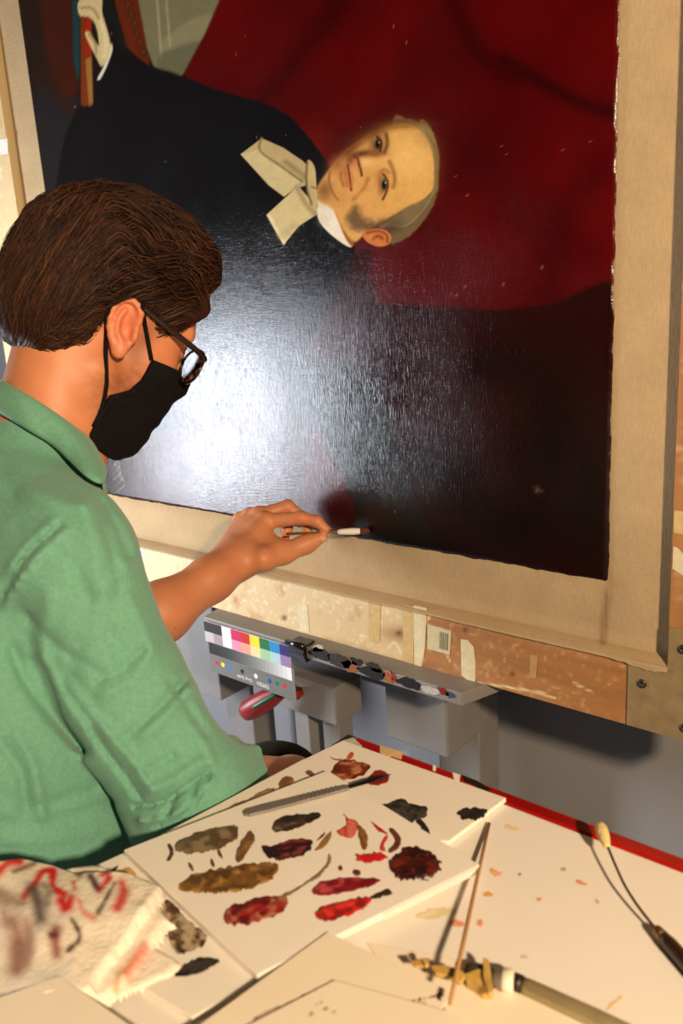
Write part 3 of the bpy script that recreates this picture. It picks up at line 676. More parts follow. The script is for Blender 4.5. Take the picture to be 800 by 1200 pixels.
# deckled perforation along the pad's near edge
pa, pb = hz((562, 1021), zA), hz((302, 1151), zA)
for k in range(34):
    q = pa + (pb - pa) * (0.02 + k * 0.0135); dv = _n(pb - pa); nv = np.array([-dv[1], dv[0], 0]) ; nv = nv if nv[1] < 0 else -nv
    V = [q + dv * s_ * 0.0011 + nv * t_ for s_, t_ in ((-1, -0.0005), (1, -0.0005), (0.7, 0.0012), (-0.7, 0.0012))]
    o = prism('perforation_tab', V, (0, 0, 0.0056), MATS['palette_pad_240_232_220'], None)
    o.parent = bA; o.location = -bA.location

M_oil = mat('wet_oil_paint', attr='Col', rough=0.38, bump=0.5, bscale=350, coat=0.15)
_seed = [100]
def daub(parent, pts, z_, colset, h=0.0016, wob=2.0, wscale=7, step=0.0009, streak=0.0, seed=None, name='paint_daub', along=None):
    """a low heap of paint: outline in photo pixels on the plane z_, ragged rim, ridged top"""
    _seed[0] += 1; sd = seed or _seed[0]
    P = spline(pts, len(pts) * 4, True); W = np.array([hz(p, z_) for p in P])
    lo, hi = W.min(0) - 0.007, W.max(0) + 0.007
    step = max(step, float(max(hi[0] - lo[0], hi[1] - lo[1])) / 70)
    X, Y = np.meshgrid(np.arange(lo[0], hi[0], step), np.arange(lo[1], hi[1], step), indexing='ij')
    u, v = proj(np.stack([X, Y, np.full_like(X, z_)], -1))
    d = sd_poly(u, v, P) + (vnoise(u, v, wscale * 0.8, sd, 4) - 0.5) * 3.6 * wob
    keep = d < 0.3
    if along is None:
        ev, vecs = np.linalg.eigh(np.cov(P.T)); along = vecs[:, 1]
    s = u * along[0] + v * along[1]; t = -u * along[1] + v * along[0]
    ridg = vnoise(s, t * 3.2, 16, sd + 1, 3); blot = vnoise(u, v, 11, sd + 2, 3)
    rim = np.clip(-d / 3.0, 0, 1)
    Z = z_ - 0.0002 + h * np.sqrt(rim) * (0.25 + 0.9 * ridg)
    c = np.empty(X.shape + (3,)); c[:] = colset[0]
    for k, cc in enumerate(colset[1:]):
        a = np.clip(((ridg if k % 2 == 0 else blot) - 0.42 - 0.05 * k) * 6, 0, 1) * (np.clip(-d / 4, 0, 1) if k % 2 == 0 else 1)
        c += (np.array(cc, float) - c) * a[..., None] * 0.9
    V, F, CC = compact(np.stack([X, Y, Z], -1).reshape(-1, 3), grid_faces(*X.shape, keep), lin(np.clip(c, 0, 255)).reshape(-1, 3))
    if len(F) == 0: return
    o = mesh(name, V, F, M_oil, None, True, CC); o.parent = parent; o.location = -parent.location; return o
def ell(cx, cy, a, b, ang, n=10):
    r = math.radians(ang); return [(cx + a * math.cos(t) * math.cos(r) - b * math.sin(t) * math.sin(r), cy + a * math.cos(t) * math.sin(r) + b * math.sin(t) * math.cos(r)) for t in [2 * math.pi * k / n for k in range(n)]]
UM, UMD, OC, RD, RDD, BK, PK = (92, 66, 40), (54, 32, 20), (150, 100, 40), (176, 24, 22), (96, 14, 18), (22, 18, 20), (206, 110, 96)
q1 = lambda L: [(140 + a * .325, 860 + b * .325) for a, b in L]
q2 = lambda L: [(340 + a * .35, 860 + b * .35) for a, b in L]
A_, B_, C_, E_ = bA, bB, bC, bE
daub(A_, q1([(195, 400), (250, 365), (320, 340), (390, 328), (430, 335), (425, 375), (370, 410), (280, 432), (215, 425)]), zAt, [(116, 92, 66), (142, 120, 92), (86, 62, 42)], wob=1.6)
daub(A_, q1([(172, 398), (190, 400), (197, 430), (185, 458), (168, 455), (180, 430)]), zAt, [(70, 48, 34), (90, 64, 44)], wob=0.6)
daub(A_, q1([(432, 395), (470, 350), (490, 375), (470, 420), (430, 465), (415, 440)]), zAt, [(112, 76, 44), (146, 110, 66)], wob=1.0)
for cx, cy, a in ((258, 480, 60), (335, 465, 70), (362, 435, 60)): daub(A_, q1(ell(cx, cy, 19, 8, a)), zAt, [(88, 62, 42), (120, 92, 64)], wob=0.6)
daub(A_, q1([(210, 545), (260, 510), (350, 485), (470, 468), (560, 462), (575, 485), (540, 530), (450, 565), (360, 578), (270, 572), (225, 568)]), zAt, [(122, 82, 34), (86, 52, 22), (168, 128, 64)], wob=1.6)
daub(A_, q1([(372, 660), (400, 620), (470, 600), (540, 582), (600, 590), (605, 625), (560, 660), (490, 680), (430, 692), (385, 685)]), zAt, [RDD, (170, 36, 34), (178, 120, 92)], wob=1.8)
daub(A_, q1([(575, 582), (640, 550), (700, 510), (740, 470), (750, 425), (765, 435), (760, 470), (715, 520), (650, 560), (600, 590)]), zAt, [(140, 124, 104), (120, 104, 84)], h=0.0007, wob=0.7)
daub(A_, q1([(548, 335), (580, 300), (640, 290), (715, 286), (722, 305), (680, 325), (620, 345), (560, 355)]), zAt, [(60, 44, 36), (130, 108, 88), (34, 26, 24)], wob=1.4)
daub(A_, q1([(512, 405), (560, 400), (590, 385), (650, 378), (695, 385), (685, 420), (640, 445), (580, 455), (535, 445)]), zAt, [(58, 16, 20), (150, 62, 64), BK], wob=1.6)
daub(A_, q1([(700, 420), (740, 370), (768, 335), (765, 370), (740, 410)]), zAt, [(150, 108, 60), (170, 130, 80)], h=0.0008, wob=0.7)
daub(A_, q1([(705, 388), (735, 355), (745, 345), (738, 370)]), zAt, [(110, 24, 26), (80, 16, 20)], h=0.0008, wob=0.5)
daub(A_, q2([(150, 325), (185, 305), (175, 265), (205, 285), (230, 300), (215, 345), (185, 350)]), zAt, [(200, 78, 62), (222, 128, 104)], h=0.0008, wob=1.0)
daub(A_, q2([(225, 305), (245, 315), (260, 350), (255, 388), (240, 385), (228, 350)]), zAt, [(120, 76, 36), (146, 100, 52)], wob=0.6)
daub(A_, q2([(260, 280), (285, 300), (330, 335), (310, 335), (285, 318)]), zAt, [(186, 30, 34), (206, 66, 56)], h=0.0008, wob=0.5)
daub(A_, q2([(300, 370), (318, 338), (330, 345), (315, 372), (322, 392), (300, 390)]), zAt, [(196, 42, 46), (214, 90, 80)], h=0.0008, wob=0.5)
daub(A_, q2([(328, 320), (345, 315), (372, 350), (365, 380), (340, 398), (325, 392), (350, 360)]), zAt, [(92, 40, 38), (120, 62, 52)], wob=0.6)
daub(A_, q2([(218, 405), (260, 400), (300, 395), (325, 415), (285, 430), (235, 432)]), zAt, [(192, 30, 34), (214, 84, 72)], wob=1.6, wscale=4)
daub(A_, q2([(328, 440), (360, 405), (400, 375), (440, 385), (490, 410), (510, 440), (480, 475), (430, 492), (370, 488)]), zAt, [(64, 16, 14), (110, 34, 22), (36, 12, 14)], wob=2.6, wscale=5, h=0.003)
daub(A_, q2([(70, 525), (100, 495), (160, 482), (240, 480), (305, 488), (270, 510), (200, 530), (120, 542), (80, 538)]), zAt, [(130, 20, 34), (196, 80, 84), (110, 14, 26)], wob=1.0)
daub(A_, q2([(78, 600), (110, 575), (170, 560), (240, 545), (275, 555), (240, 590), (180, 615), (110, 628)]), zAt, [(204, 24, 26), (222, 60, 44), (120, 30, 30)], wob=1.6, wscale=5)
daub(A_, q2([(262, 545), (300, 530), (325, 515), (342, 535), (310, 548), (275, 556)]), zAt, [(60, 38, 30), (40, 26, 22)], wob=1.0)
daub(A_, q2(ell(168, 450, 9, 10, 0)), zAt, [(110, 40, 40)], wob=0.4); daub(A_, q2(ell(222, 465, 16, 12, 0)), zAt, [(96, 52, 44), (70, 34, 30)], wob=0.6)
zBt = ZT + 0.0051
daub(B_, q2([(262, 240), (310, 235), (370, 218), (400, 232), (440, 240), (460, 250), (455, 275), (430, 285), (410, 300), (385, 306), (330, 270), (285, 250)]), zBt, [(26, 24, 24), (20, 18, 18), (70, 66, 60)], wob=1.4)
daub(B_, q2([(420, 290), (440, 285), (465, 320), (466, 338), (448, 332), (430, 308)]), zBt, [(30, 28, 28), (50, 46, 44)], wob=0.8)
daub(B_, q2([(235, 205), (250, 215), (290, 245), (270, 240)]), zBt, [(40, 36, 34)], h=0.0006, wob=0.4)
daub(B_, q2([(560, 268), (585, 250), (620, 245), (655, 252), (655, 275), (620, 290), (580, 285)]), zBt, [(34, 30, 28), (50, 46, 42)], wob=2.0, wscale=4)
daub(B_, q2([(124, 150), (150, 100), (190, 85), (240, 95), (272, 112), (240, 140), (190, 155), (140, 160)]), zBt, [(120, 40, 16), (196, 136, 92), (90, 28, 14)], wob=1.2)
daub(B_, q2([(185, 85), (200, 60), (215, 65), (205, 85)]), zBt, [(206, 84, 40)], h=0.0008, wob=0.5)
daub(B_, q2([(130, 70), (150, 82), (180, 80), (160, 90), (138, 84)]), zBt, [(178, 26, 24)], h=0.0008, wob=0.5)
daub(B_, q2([(250, 160), (290, 120), (330, 135), (325, 160), (290, 172)]), zBt, [(140, 34, 22), (110, 24, 18)], wob=1.0)
daub(B_, q2([(48, 130), (65, 120), (88, 140), (80, 152)]), zBt, [(108, 90, 76)], h=0.0008, wob=0.4)
zCt = zC + 0.0028
daub(C_, q1([(345, 290), (400, 260), (470, 230), (520, 200), (560, 195), (540, 230), (460, 250), (390, 285)]), zCt, [(138, 100, 56), (170, 130, 84)], wob=1.2)
daub(C_, q1([(570, 180), (600, 150), (632, 165), (610, 195), (585, 205)]), zCt, [(150, 112, 62), (120, 84, 46)], wob=0.8)
zEt = ZT + 0.0045
q3 = lambda L: [(a * .375, 980 + b * .375) for a, b in L]
daub(E_, q3([(500, 215), (530, 200), (560, 230), (600, 270), (650, 310), (630, 345), (555, 370), (520, 320), (490, 290)]), zEt, [(52, 34, 24), (96, 60, 32), (190, 170, 140)], wob=1.4)
daub(E_, q3([(548, 430), (590, 390), (640, 378), (685, 385), (660, 412), (610, 435), (570, 440)]), zEt, [(32, 26, 24), (60, 50, 44)], wob=1.4, wscale=5)
daub(E_, q3([(330, 140), (370, 110), (400, 95), (430, 125), (400, 150), (350, 155)]), zEt, [(214, 152, 70), (226, 176, 100)], wob=1.4)
daub(E_, q3([(320, 130), (345, 105), (372, 88), (365, 105), (335, 135)]), zEt, [(84, 40, 28)], wob=0.6)

# ---- loose papers in front
m_paper = mat('cream_paper', (238, 224, 200), 0.75, var=0.04, vscale=20)
pF = board('paper_sheet', [(384, 1094), (532, 1166), (470, 1235), (190, 1235)], ZT + 0.0125, 0.0012, (0, 0, 0), 'blank cream card lying across the corner of the big palette pad', 'paper', 0, M_=m_paper)
pG = board('paper_sheet', [(392, 1150), (540, 1190), (560, 1260), (180, 1260)], ZT + 0.0150, 0.0008, (0, 0, 0), 'cream note sheet with faint handwriting beside the stiff brush', 'paper', 0, M_=m_paper)
pH = board('paper_sheet', [(-30, 1182), (70, 1146), (190, 1230), (100, 1280), (-40, 1260)], ZT + 0.021, 0.0016, (0, 0, 0), 'thick cream card resting on the stained paper towel', 'paper', 0, M_=m_paper)
pI = board('paper_sheet', [(430, 1105), (560, 1130), (740, 1240), (520, 1240)], ZT + 0.0004, 0.0005, (0, 0, 0), 'thin cream paper lying under the stiff brush and wooden stick', 'paper', 0, M_=m_paper)
M_st = mat('dry_stain', attr='Col', rough=0.7)
def stain(parent, pts, z_, cs, name='stain'):
    global M_oil
    k = M_oil; M_oil = M_st; o = daub(parent, pts, z_, cs, h=0.0003, wob=1.5, wscale=5, name=name); M_oil = k; return o
stain(pF, [(300, 1190), (345, 1170), (392, 1150), (388, 1158), (330, 1190), (300, 1200)], ZT + 0.0139, [(168, 140, 120), (120, 84, 84), (196, 176, 150)])
stain(pF, [(462, 1178), (490, 1172), (502, 1180), (498, 1188), (470, 1184)], ZT + 0.0139, [(226, 172, 150), (220, 160, 140)])
stain(pF, [(462, 1176), (500, 1168), (522, 1162), (524, 1164), (500, 1171)], ZT + 0.0139, [(120, 40, 50)])
for k, (x, y) in enumerate(((366, 1178), (378, 1182), (374, 1174), (388, 1186), (361, 1188))):
    stain(pG, [(x, y), (x + 5, y - 3), (x + 7, y - 1), (x + 2, y + 3)], ZT + 0.0160, [(176, 160, 140)], 'handwriting')
for cx, cy, a, b, an, cs in ((580, 1022, 8, 4, 20, (226, 168, 128)), (572, 1048, 7, 3, 0, (214, 164, 80)), (632, 1053, 4, 3, 0, (216, 164, 110)), (680, 1034, 8, 2.5, 20, (226, 140, 110)), (609, 1025, 2, 2, 0, (130, 120, 104)),
                         (660, 1019, 3, 2, 0, (186, 170, 130)), (698, 1056, 4, 2.5, 0, (200, 180, 146)), (535, 1082, 9, 4, 10, (222, 150, 112)), (562, 1081, 5, 4, 0, (224, 150, 116)), (512, 1070, 26, 6, -8, (214, 202, 160)), (600, 970, 9, 3, 10, (226, 200, 160)), (614, 1122, 6, 3, 0, (206, 196, 168)), (720, 1175, 14, 3, -40, (226, 196, 130))):
    stain(table, ell(cx, cy, a, b, an), ZT + 0.0003, [cs, tuple(min(255, int(x * 1.06)) for x in cs)], 'table_stain')
# ---- paper towel: folded, stained
towel_layers = [([(120, 1172), (138, 1160), (212, 1128), (196, 1108), (150, 1090), (80, 1110), (60, 1160)], 0.007), ([(-60, 1012), (0, 1030), (120, 1010), (203, 1076), (196, 1086), (128, 1166), (60, 1180), (-60, 1200)], 0.012),
                ([(-60, 1022), (-10, 1018), (28, 1010), (66, 1014), (98, 1026), (150, 1026), (186, 1040), (193, 1052), (170, 1088), (118, 1152), (112, 1172), (40, 1190), (-60, 1210)], 0.020)]
zr = ZT + 0.012
WP = np.array([hz(p, zr) for L, _ in towel_layers for p in L]); lo, hi = WP.min(0), WP.max(0)
X, Y = np.meshgrid(np.arange(lo[0], hi[0] + 0.003, 0.0013), np.arange(lo[1], hi[1] + 0.003, 0.0013), indexing='ij')
u, v = proj(np.stack([X, Y, np.full_like(X, zr)], -1))
Zh = np.zeros_like(X); dmin = np.full_like(X, 1e9)
for L, hh in towel_layers:
    d = sd_poly(u, v, spline(L, len(L) * 4, True)) + (vnoise(u, v, 14, 61) - .5) * 4
    dmin = np.minimum(dmin, d); e = np.clip(-d / 9, 0, 1)
    Zh = np.maximum(Zh, hh * np.sqrt(1 - (1 - e) ** 2))
Zh = ZT + 0.0006 + Zh * (0.72 + 0.5 * vnoise(u, v, 60, 62, 3)) + 0.0005 * vnoise(u, v, 6, 63, 2)
tc_ = Canvas(u, v, (240, 228, 208))
RS, RL, GB, BR = (206, 34, 34), (222, 120, 104), (88, 76, 68), (140, 92, 76)
z3 = lambda L: [(a * .275, 1000 + b * .275) for a, b in L]
for p, w, cc, al in (([(0, 130), (40, 90), (90, 70)], 5, RS, .9), ([(110, 230), (150, 180), (185, 110), (215, 100)], 4, RS, .95), ([(230, 100), (235, 180), (280, 220)], 4.5, RS, .95), ([(270, 250), (290, 280), (310, 245)], 6, RS, .95),
                     ([(70, 120), (110, 95), (150, 70)], 4, (110, 76, 56), .8), ([(150, 200), (170, 260), (180, 320)], 9, GB, .9), ([(190, 170), (215, 200), (205, 260)], 6, (130, 118, 108), .7), ([(0, 210), (40, 240), (100, 250)], 9, (150, 122, 104), .8),
                     ([(60, 330), (90, 420), (80, 540)], 11, BR, .8), ([(120, 330), (130, 420), (110, 510)], 7, (166, 124, 106), .7), ([(245, 380), (245, 420), (250, 470)], 7, (140, 80, 70), .9), ([(230, 400), (245, 400)], 4, (96, 56, 50), .9),
                     ([(315, 335), (345, 380), (340, 420), (300, 460)], 3, (86, 66, 50), .95), ([(390, 140), (410, 170), (425, 195)], 5, (60, 44, 46), .95), ([(430, 200), (455, 170), (470, 150)], 4, (190, 44, 44), .9), ([(495, 170), (460, 240), (425, 300)], 3, (110, 92, 68), .9),
                     ([(525, 170), (535, 220), (510, 280)], 6, (200, 60, 54), .85), ([(345, 250), (365, 300), (410, 325)], 4, (222, 130, 122), .8), ([(320, 160), (325, 200)], 3, (200, 80, 70), .7), ([(620, 400), (570, 460), (535, 500)], 6, (214, 110, 88), .8), ([(510, 510), (490, 560)], 4, (190, 150, 110), .7),
                     ([(640, 545), (700, 545), (740, 530)], 4, (230, 170, 150), .6), ([(440, 135), (470, 125)], 3, (200, 40, 50), .8), ([(340, 110), (345, 130)], 4, (120, 84, 50), .8), ([(20, 290), (40, 330)], 6, (170, 136, 120), .6)):
    tc_.stroke(z3(p), w, cc, al, 1.0)
V, F, CC = compact(np.stack([X, Y, Zh], -1).reshape(-1, 3), grid_faces(*X.shape, dmin < 0.2), lin(np.clip(tc_.c, 0, 255)).reshape(-1, 3))
q = np.array([V[:, 0].mean(), V[:, 1].mean(), ZT])
tag(mesh('paper_towel', V - q, F, mat('towel_paper', attr='Col', rough=0.95, bump=0.5, bscale=260, spec=0.1), None, True, CC), 'crumpled white paper towel stained with red and brown paint', 'paper towel').location = q

# ---- tools
m_stick = mat('bamboo_stick', (178, 132, 80), 0.55, var=0.2, vscale=200)
st0, st1 = hz((573, 965), ZT + 0.0022), hz((527, 1176), ZT + 0.024)
o = tube('wooden_stick', [st0 + (st1 - st0) * t for t in (0, 0.3, 0.7, 1.0)], [0.0014, 0.0015, 0.0016, 0.0014], m_stick, None, 8)
tag(o, 'thin wooden stick poking out from under the palette board, across the table', 'stick')
# long swab with dark handle
zz = ZT + 0.010
swab = empty('cotton_swab', tuple(hz((770, 1085), ZT)), 'large cotton swab on a bent wire with dark handle, by the red table edge', 'swab')
m_cot = mat('used_cotton', (226, 204, 142), 0.95, bump=0.6, bscale=300, spec=0.1); m_wire = mat('dark_wire', (84, 62, 46), 0.35, 0.7)
m_hand = mat('dark_brown_handle', (46, 24, 18), 0.35, coat=0.2)
w = [hz(p, z_) for p, z_ in (((711, 990), ZT + 0.016), ((720, 1012), ZT + 0.0145), ((732, 1038), ZT + 0.012), ((748, 1063), ZT + 0.009), ((766, 1086), ZT + 0.0065))]
tube('wire', spline(w, 16), 0.0011, m_wire, swab, 8)
ca, cb = hz((702, 965), ZT + 0.018), hz((711.5, 993), ZT + 0.016)
tube('cotton_tip', [ca + (cb - ca) * t for t in (0, .06, .2, .45, .7, .92, 1.0)], [0.0012, .0036, .0050, .0052, .0042, .0028, .0016], m_cot, swab, 12)
h0, h1, h2 = hz((766, 1086), ZT + .0065), hz((777, 1098), ZT + .0065), hz((860, 1190), ZT + .0065)
tube('ferrule', [h0, h0 + (h1 - h0) * .3, h1], [0.0014, 0.0038, 0.0044], mat('brass_ferrule', (150, 120, 80), 0.35, 0.9), swab, 12)
tube('handle', [h1, h1 + (h2 - h1) * .1, h1 + (h2 - h1) * .5, h2], [0.0044, 0.0052, 0.0058, 0.005], m_hand, swab, 12)
# scalpel on the palettes
zs = zAt + 0.0042
sc0, sc1, sc2 = hz((286, 952), zs), hz((408, 921), zs), hz((458, 906), zs)
scal = empty('scalpel', tuple(hz((340, 940), zAt)), 'grey metal scalpel with ridged flat handle lying across the palettes', 'scalpel')
m_stl = mat('brushed_steel', (146, 140, 132), 0.45, 0.45, var=0.2, vscale=60); m_stld = mat('stained_blade', (58, 50, 46), 0.4, 0.7, var=0.4, vscale=90)
def flatbar(name, pts, ws, th, M_, parent):
    d = _n(pts[-1] - pts[0]); s_ = np.array([-d[1], d[0], 0]); s_ = _n(s_)
    L = [p + s_ * w_ for p, w_ in zip(pts, ws)] + [p - s_ * w_ for p, w_ in list(zip(pts, ws))[::-1]]
    return prism(name, L, (0, 0, th), M_, parent, 0.0004)
dn_ = np.array([0, 0, -0.0028])
flatbar('handle', [sc0 + dn_, sc0 + (sc1 - sc0) * .04 + dn_, sc0 + (sc1 - sc0) * .2 + dn_, sc0 + (sc1 - sc0) * .75 + dn_, sc1 + dn_], [0.0018, 0.0046, 0.0052, 0.0040, 0.0032], 0.0028, m_stl, scal)
for k in range(9):
    c0 = sc0 + (sc1 - sc0) * (0.55 + 0.045 * k); d = _n(sc1 - sc0); s_ = np.array([-d[1], d[0], 0])
    prism('ridge', [c0 + d * a + s_ * b for a, b in ((-.0007, -.0036), (.0007, -.0036), (.0007, .0036), (-.0007, .0036))], (0, 0, 0.0007), m_stl, scal)
flatbar('blade', [sc1 - (sc2 - sc1) * 0.1 + dn_ * .6, sc1 + (sc2 - sc1) * .5 + dn_ * .6, sc2 + dn_ * .6], [0.0026, 0.0034, 0.0003], 0.0009, m_stld, scal)
# stiff brush with dried yellow paint
zb = ZT + 0.0075
b0, b1, b2, b3, b4 = (hz(p, zb) for p in ((545, 1136), (578, 1146), (602, 1150), (612, 1154), (800, 1240)))
br = empty('paint_brush', tuple(hz((600, 1150), ZT)), 'metal handled brush clotted with dried yellow paint', 'brush')
m_bri = mat('grey_bristle', (72, 62, 50), 0.8, var=0.4, vscale=200, stretch=(1, 1, 1)); m_yel = mat('dried_yellow_paint', (206, 168, 86), 0.6, var=0.25, vscale=120, bump=0.6, bscale=150)
m_band = mat('white_band', (236, 224, 200), 0.5); m_brass = mat('worn_brass_tube', (176, 160, 120), 0.35, 0.5, var=0.2, vscale=30)
tube('bristles', [b0, b0 + (b1 - b0) * .3, b0 + (b1 - b0) * .8, b1], [0.005, 0.0075, 0.0072, 0.0066], m_bri, br, 14, 0.55)
tube('ferrule', [b1, b1 + (b2 - b1) * .5, b2], [0.0068, 0.007, 0.0066], m_stl, br, 16, 0.8)
tube('band', [b1 + (b2 - b1) * .42, b1 + (b2 - b1) * .46, b2 - (b2 - b1) * .04, b2], [0.0066, 0.0078, 0.0078, 0.0068], m_band, br, 18, 0.9)
tube('ring', [b2, b3], [0.0058, 0.0056], m_blk, br, 14)
tube('handle', [b3, b3 + (b4 - b3) * .05, b3 + (b4 - b3) * .5, b4], [0.005, 0.0055, 0.0058, 0.0045], m_brass, br, 14)
def crumb(pts, z_, h, parent=None, label=None):
    o = zprism('dried_paint_lump', pts, z_, h, m_yel, None, 0.0006)
    if parent is not None: under(o, parent)
    else: 
        q = np.mean([v_.co for v_ in o.data.vertices], 0); q[2] = z_
        o.data.transform(Matrix.Translation(-Vector(q))); o.location = q; tag(o, label, 'paint crumb')
    return o
crumb([(566, 1127), (573, 1130), (578, 1168), (572, 1170), (566, 1150)], ZT + 0.012, 0.004, br)
crumb([(546, 1158), (558, 1153), (574, 1152), (577, 1172), (566, 1172), (556, 1164)], ZT + 0.001, 0.012, br)
crumb([(494, 1128), (502, 1126), (503, 1134), (498, 1135)], ZT + 0.0132, 0.003, None, 'smallest crumb of dried yellow paint on the cream card')
crumb([(480, 1128), (492, 1127), (497, 1135), (486, 1135)], ZT + 0.0132, 0.002, None, 'flat crumb of dried yellow paint at the card edge')
crumb([(504, 1137), (520, 1136), (538, 1141), (546, 1147), (540, 1156), (526, 1149), (510, 1146)], ZT + 0.0132, 0.004, None, 'long lump of dried yellow paint touching the brush bristles')

# ================================================================== signed-distance modelling for the figure
def surfnet(fn, lo, hi, h):
    lo = np.asarray(lo, float); hi = np.asarray(hi, float)
    n = np.ceil((hi - lo) / h).astype(int) + 1
    xs, ys, zs = (lo[i] + h * np.arange(n[i]) for i in range(3))
    D = np.empty(n, np.float32)
    # coarse pass, then exact values only near the surface
    cs = 4
    for i0 in range(0, n[0], 24):
        i1 = min(n[0], i0 + 24)
        for j0 in range(0, n[1], 24):
            j1 = min(n[1], j0 + 24)
            for k0 in range(0, n[2], 24):
                k1 = min(n[2], k0 + 24)
                cc = np.array([[xs[(i0 + i1 - 1) // 2], ys[(j0 + j1 - 1) // 2], zs[(k0 + k1 - 1) // 2]]])
                dc = float(fn(cc)[0]); rad = 0.5 * h * math.sqrt((i1 - i0) ** 2 + (j1 - j0) ** 2 + (k1 - k0) ** 2)
                if abs(dc) > rad * 1.9 + 0.03: D[i0:i1, j0:j1, k0:k1] = dc; continue
                G = np.stack(np.meshgrid(xs[i0:i1], ys[j0:j1], zs[k0:k1], indexing='ij'), -1)
                D[i0:i1, j0:j1, k0:k1] = fn(G.reshape(-1, 3)).reshape(G.shape[:3])
    S = D < 0
    c = [D[a:n[0] - 1 + a, b:n[1] - 1 + b, d:n[2] - 1 + d] for a in (0, 1) for b in (0, 1) for d in (0, 1)]
    sgn = np.stack([x < 0 for x in c]); act = sgn.any(0) & ~sgn.all(0)
    I = np.argwhere(act); vals = np.stack([x[act] for x in c], 1)
    corner = np.array([(a, b, d) for a in (0, 1) for b in (0, 1) for d in (0, 1)], float)
    acc = np.zeros((len(I), 3)); cnt = np.zeros(len(I))
    for p in range(8):
        for q in range(p + 1, 8):
            if np.abs(corner[p] - corner[q]).sum() != 1: continue
            a, b = vals[:, p], vals[:, q]; k = (a < 0) != (b < 0)
            t = np.where(k, a / np.where(k, a - b, 1), 0)
            acc += np.where(k[:, None], corner[p] + t[:, None] * (corner[q] - corner[p]), 0); cnt += k
    V = lo + h * (I + acc / cnt[:, None])
    idx = -np.ones(act.shape, np.int64); idx[act] = np.arange(len(I))
    Fs = []
    for ax in range(3):
        o1, o2 = [(1, 2), (2, 0), (0, 1)][ax]
        sl0 = [slice(None)] * 3; sl1 = [slice(None)] * 3; sl0[ax] = slice(0, -1); sl1[ax] = slice(1, None)
        e = S[tuple(sl0)] != S[tuple(sl1)]; E = np.argwhere(e)
        E = E[(E[:, o1] > 0) & (E[:, o2] > 0) & (E[:, o1] < n[o1] - 1) & (E[:, o2] < n[o2] - 1)]
        d1 = np.zeros(3, int); d1[o1] = 1; d2 = np.zeros(3, int); d2[o2] = 1
        q = [E - d1 - d2, E - d2, E, E - d1]
        ii = np.stack([idx[tuple(x.T)] for x in q], 1)
        flip = ~S[tuple(E.T)]
        ii[flip] = ii[flip][:, ::-1]
        Fs.append(ii)
    F = np.vstack(Fs); F = F[(F >= 0).all(1)]
    return V, F
def rc(P, a, b, ra, rb, sc_=None):
    a = np.asarray(a, float); b = np.asarray(b, float)
    if sc_ is not None: P = P / sc_; a = a / sc_; b = b / sc_
    ba = b - a; t = np.clip((P - a) @ ba / (ba @ ba), 0, 1)
    d = P - a - t[:, None] * ba
    return np.sqrt((d * d).sum(1)) - (ra + (rb - ra) * t)
def chain(P, pts, rs, k=0.01):
    d = None
    for i in range(len(pts) - 1):
        e = rc(P, pts[i], pts[i + 1], rs[i], rs[i + 1]); d = e if d is None else smin(d, e, k)
    return d
def el(P, c, r):
    r = np.asarray(r, float); q = P - np.asarray(c, float)
    k0 = np.sqrt(((q / r) ** 2).sum(1)); k1 = np.sqrt(((q / (r * r)) ** 2).sum(1))
    return k0 * (k0 - 1) / np.maximum(k1, 1e-9)
def smin(a, b, k):
    h = np.maximum(k - np.abs(a - b), 0) / k; return np.minimum(a, b) - h * h * k * 0.25
def smax(a, b, k): return -smin(-a, -b, k)
def n3(P, s, seed=0, octv=2):
    return (vnoise(P[:, 0] / s + P[:, 2] / s * 0.37 + 50, P[:, 1] / s + P[:, 2] / s * 0.73 + 50, 1.0, seed, octv) + vnoise(P[:, 2] / s + 90, P[:, 0] / s * 0.9 + P[:, 1] / s * 0.3 + 70, 1.0, seed + 7, octv)) * 0.5 - 0.5

# ------------------------------------------------------------------ head frame
HO = np.array([-0.822, 0.548, 1.153]); HS = 0.965
def headrot(yaw, pitch, roll):
    cy, sy = math.cos(yaw), math.sin(yaw)
    Fv = np.array([-sy, cy, 0]); Lv = np.array([-cy, -sy, 0]); Uv = np.array([0, 0, 1.0])
    F2 = Fv * math.cos(pitch) - Uv * math.sin(pitch); U2 = Uv * math.cos(pitch) + Fv * math.sin(pitch)
    L3 = Lv * math.cos(roll) + U2 * math.sin(roll); U3 = U2 * math.cos(roll) - Lv * math.sin(roll)
    return np.stack([F2, L3, U3], 1)
HB = headrot(math.radians(-12), math.radians(33), math.radians(4))
def h2w(p): return HO + HS * (np.asarray(p, float) @ HB.T)
def w2h(P): return (P - HO) @ HB / HS
def mir(p): return (p[0], -p[1], p[2])

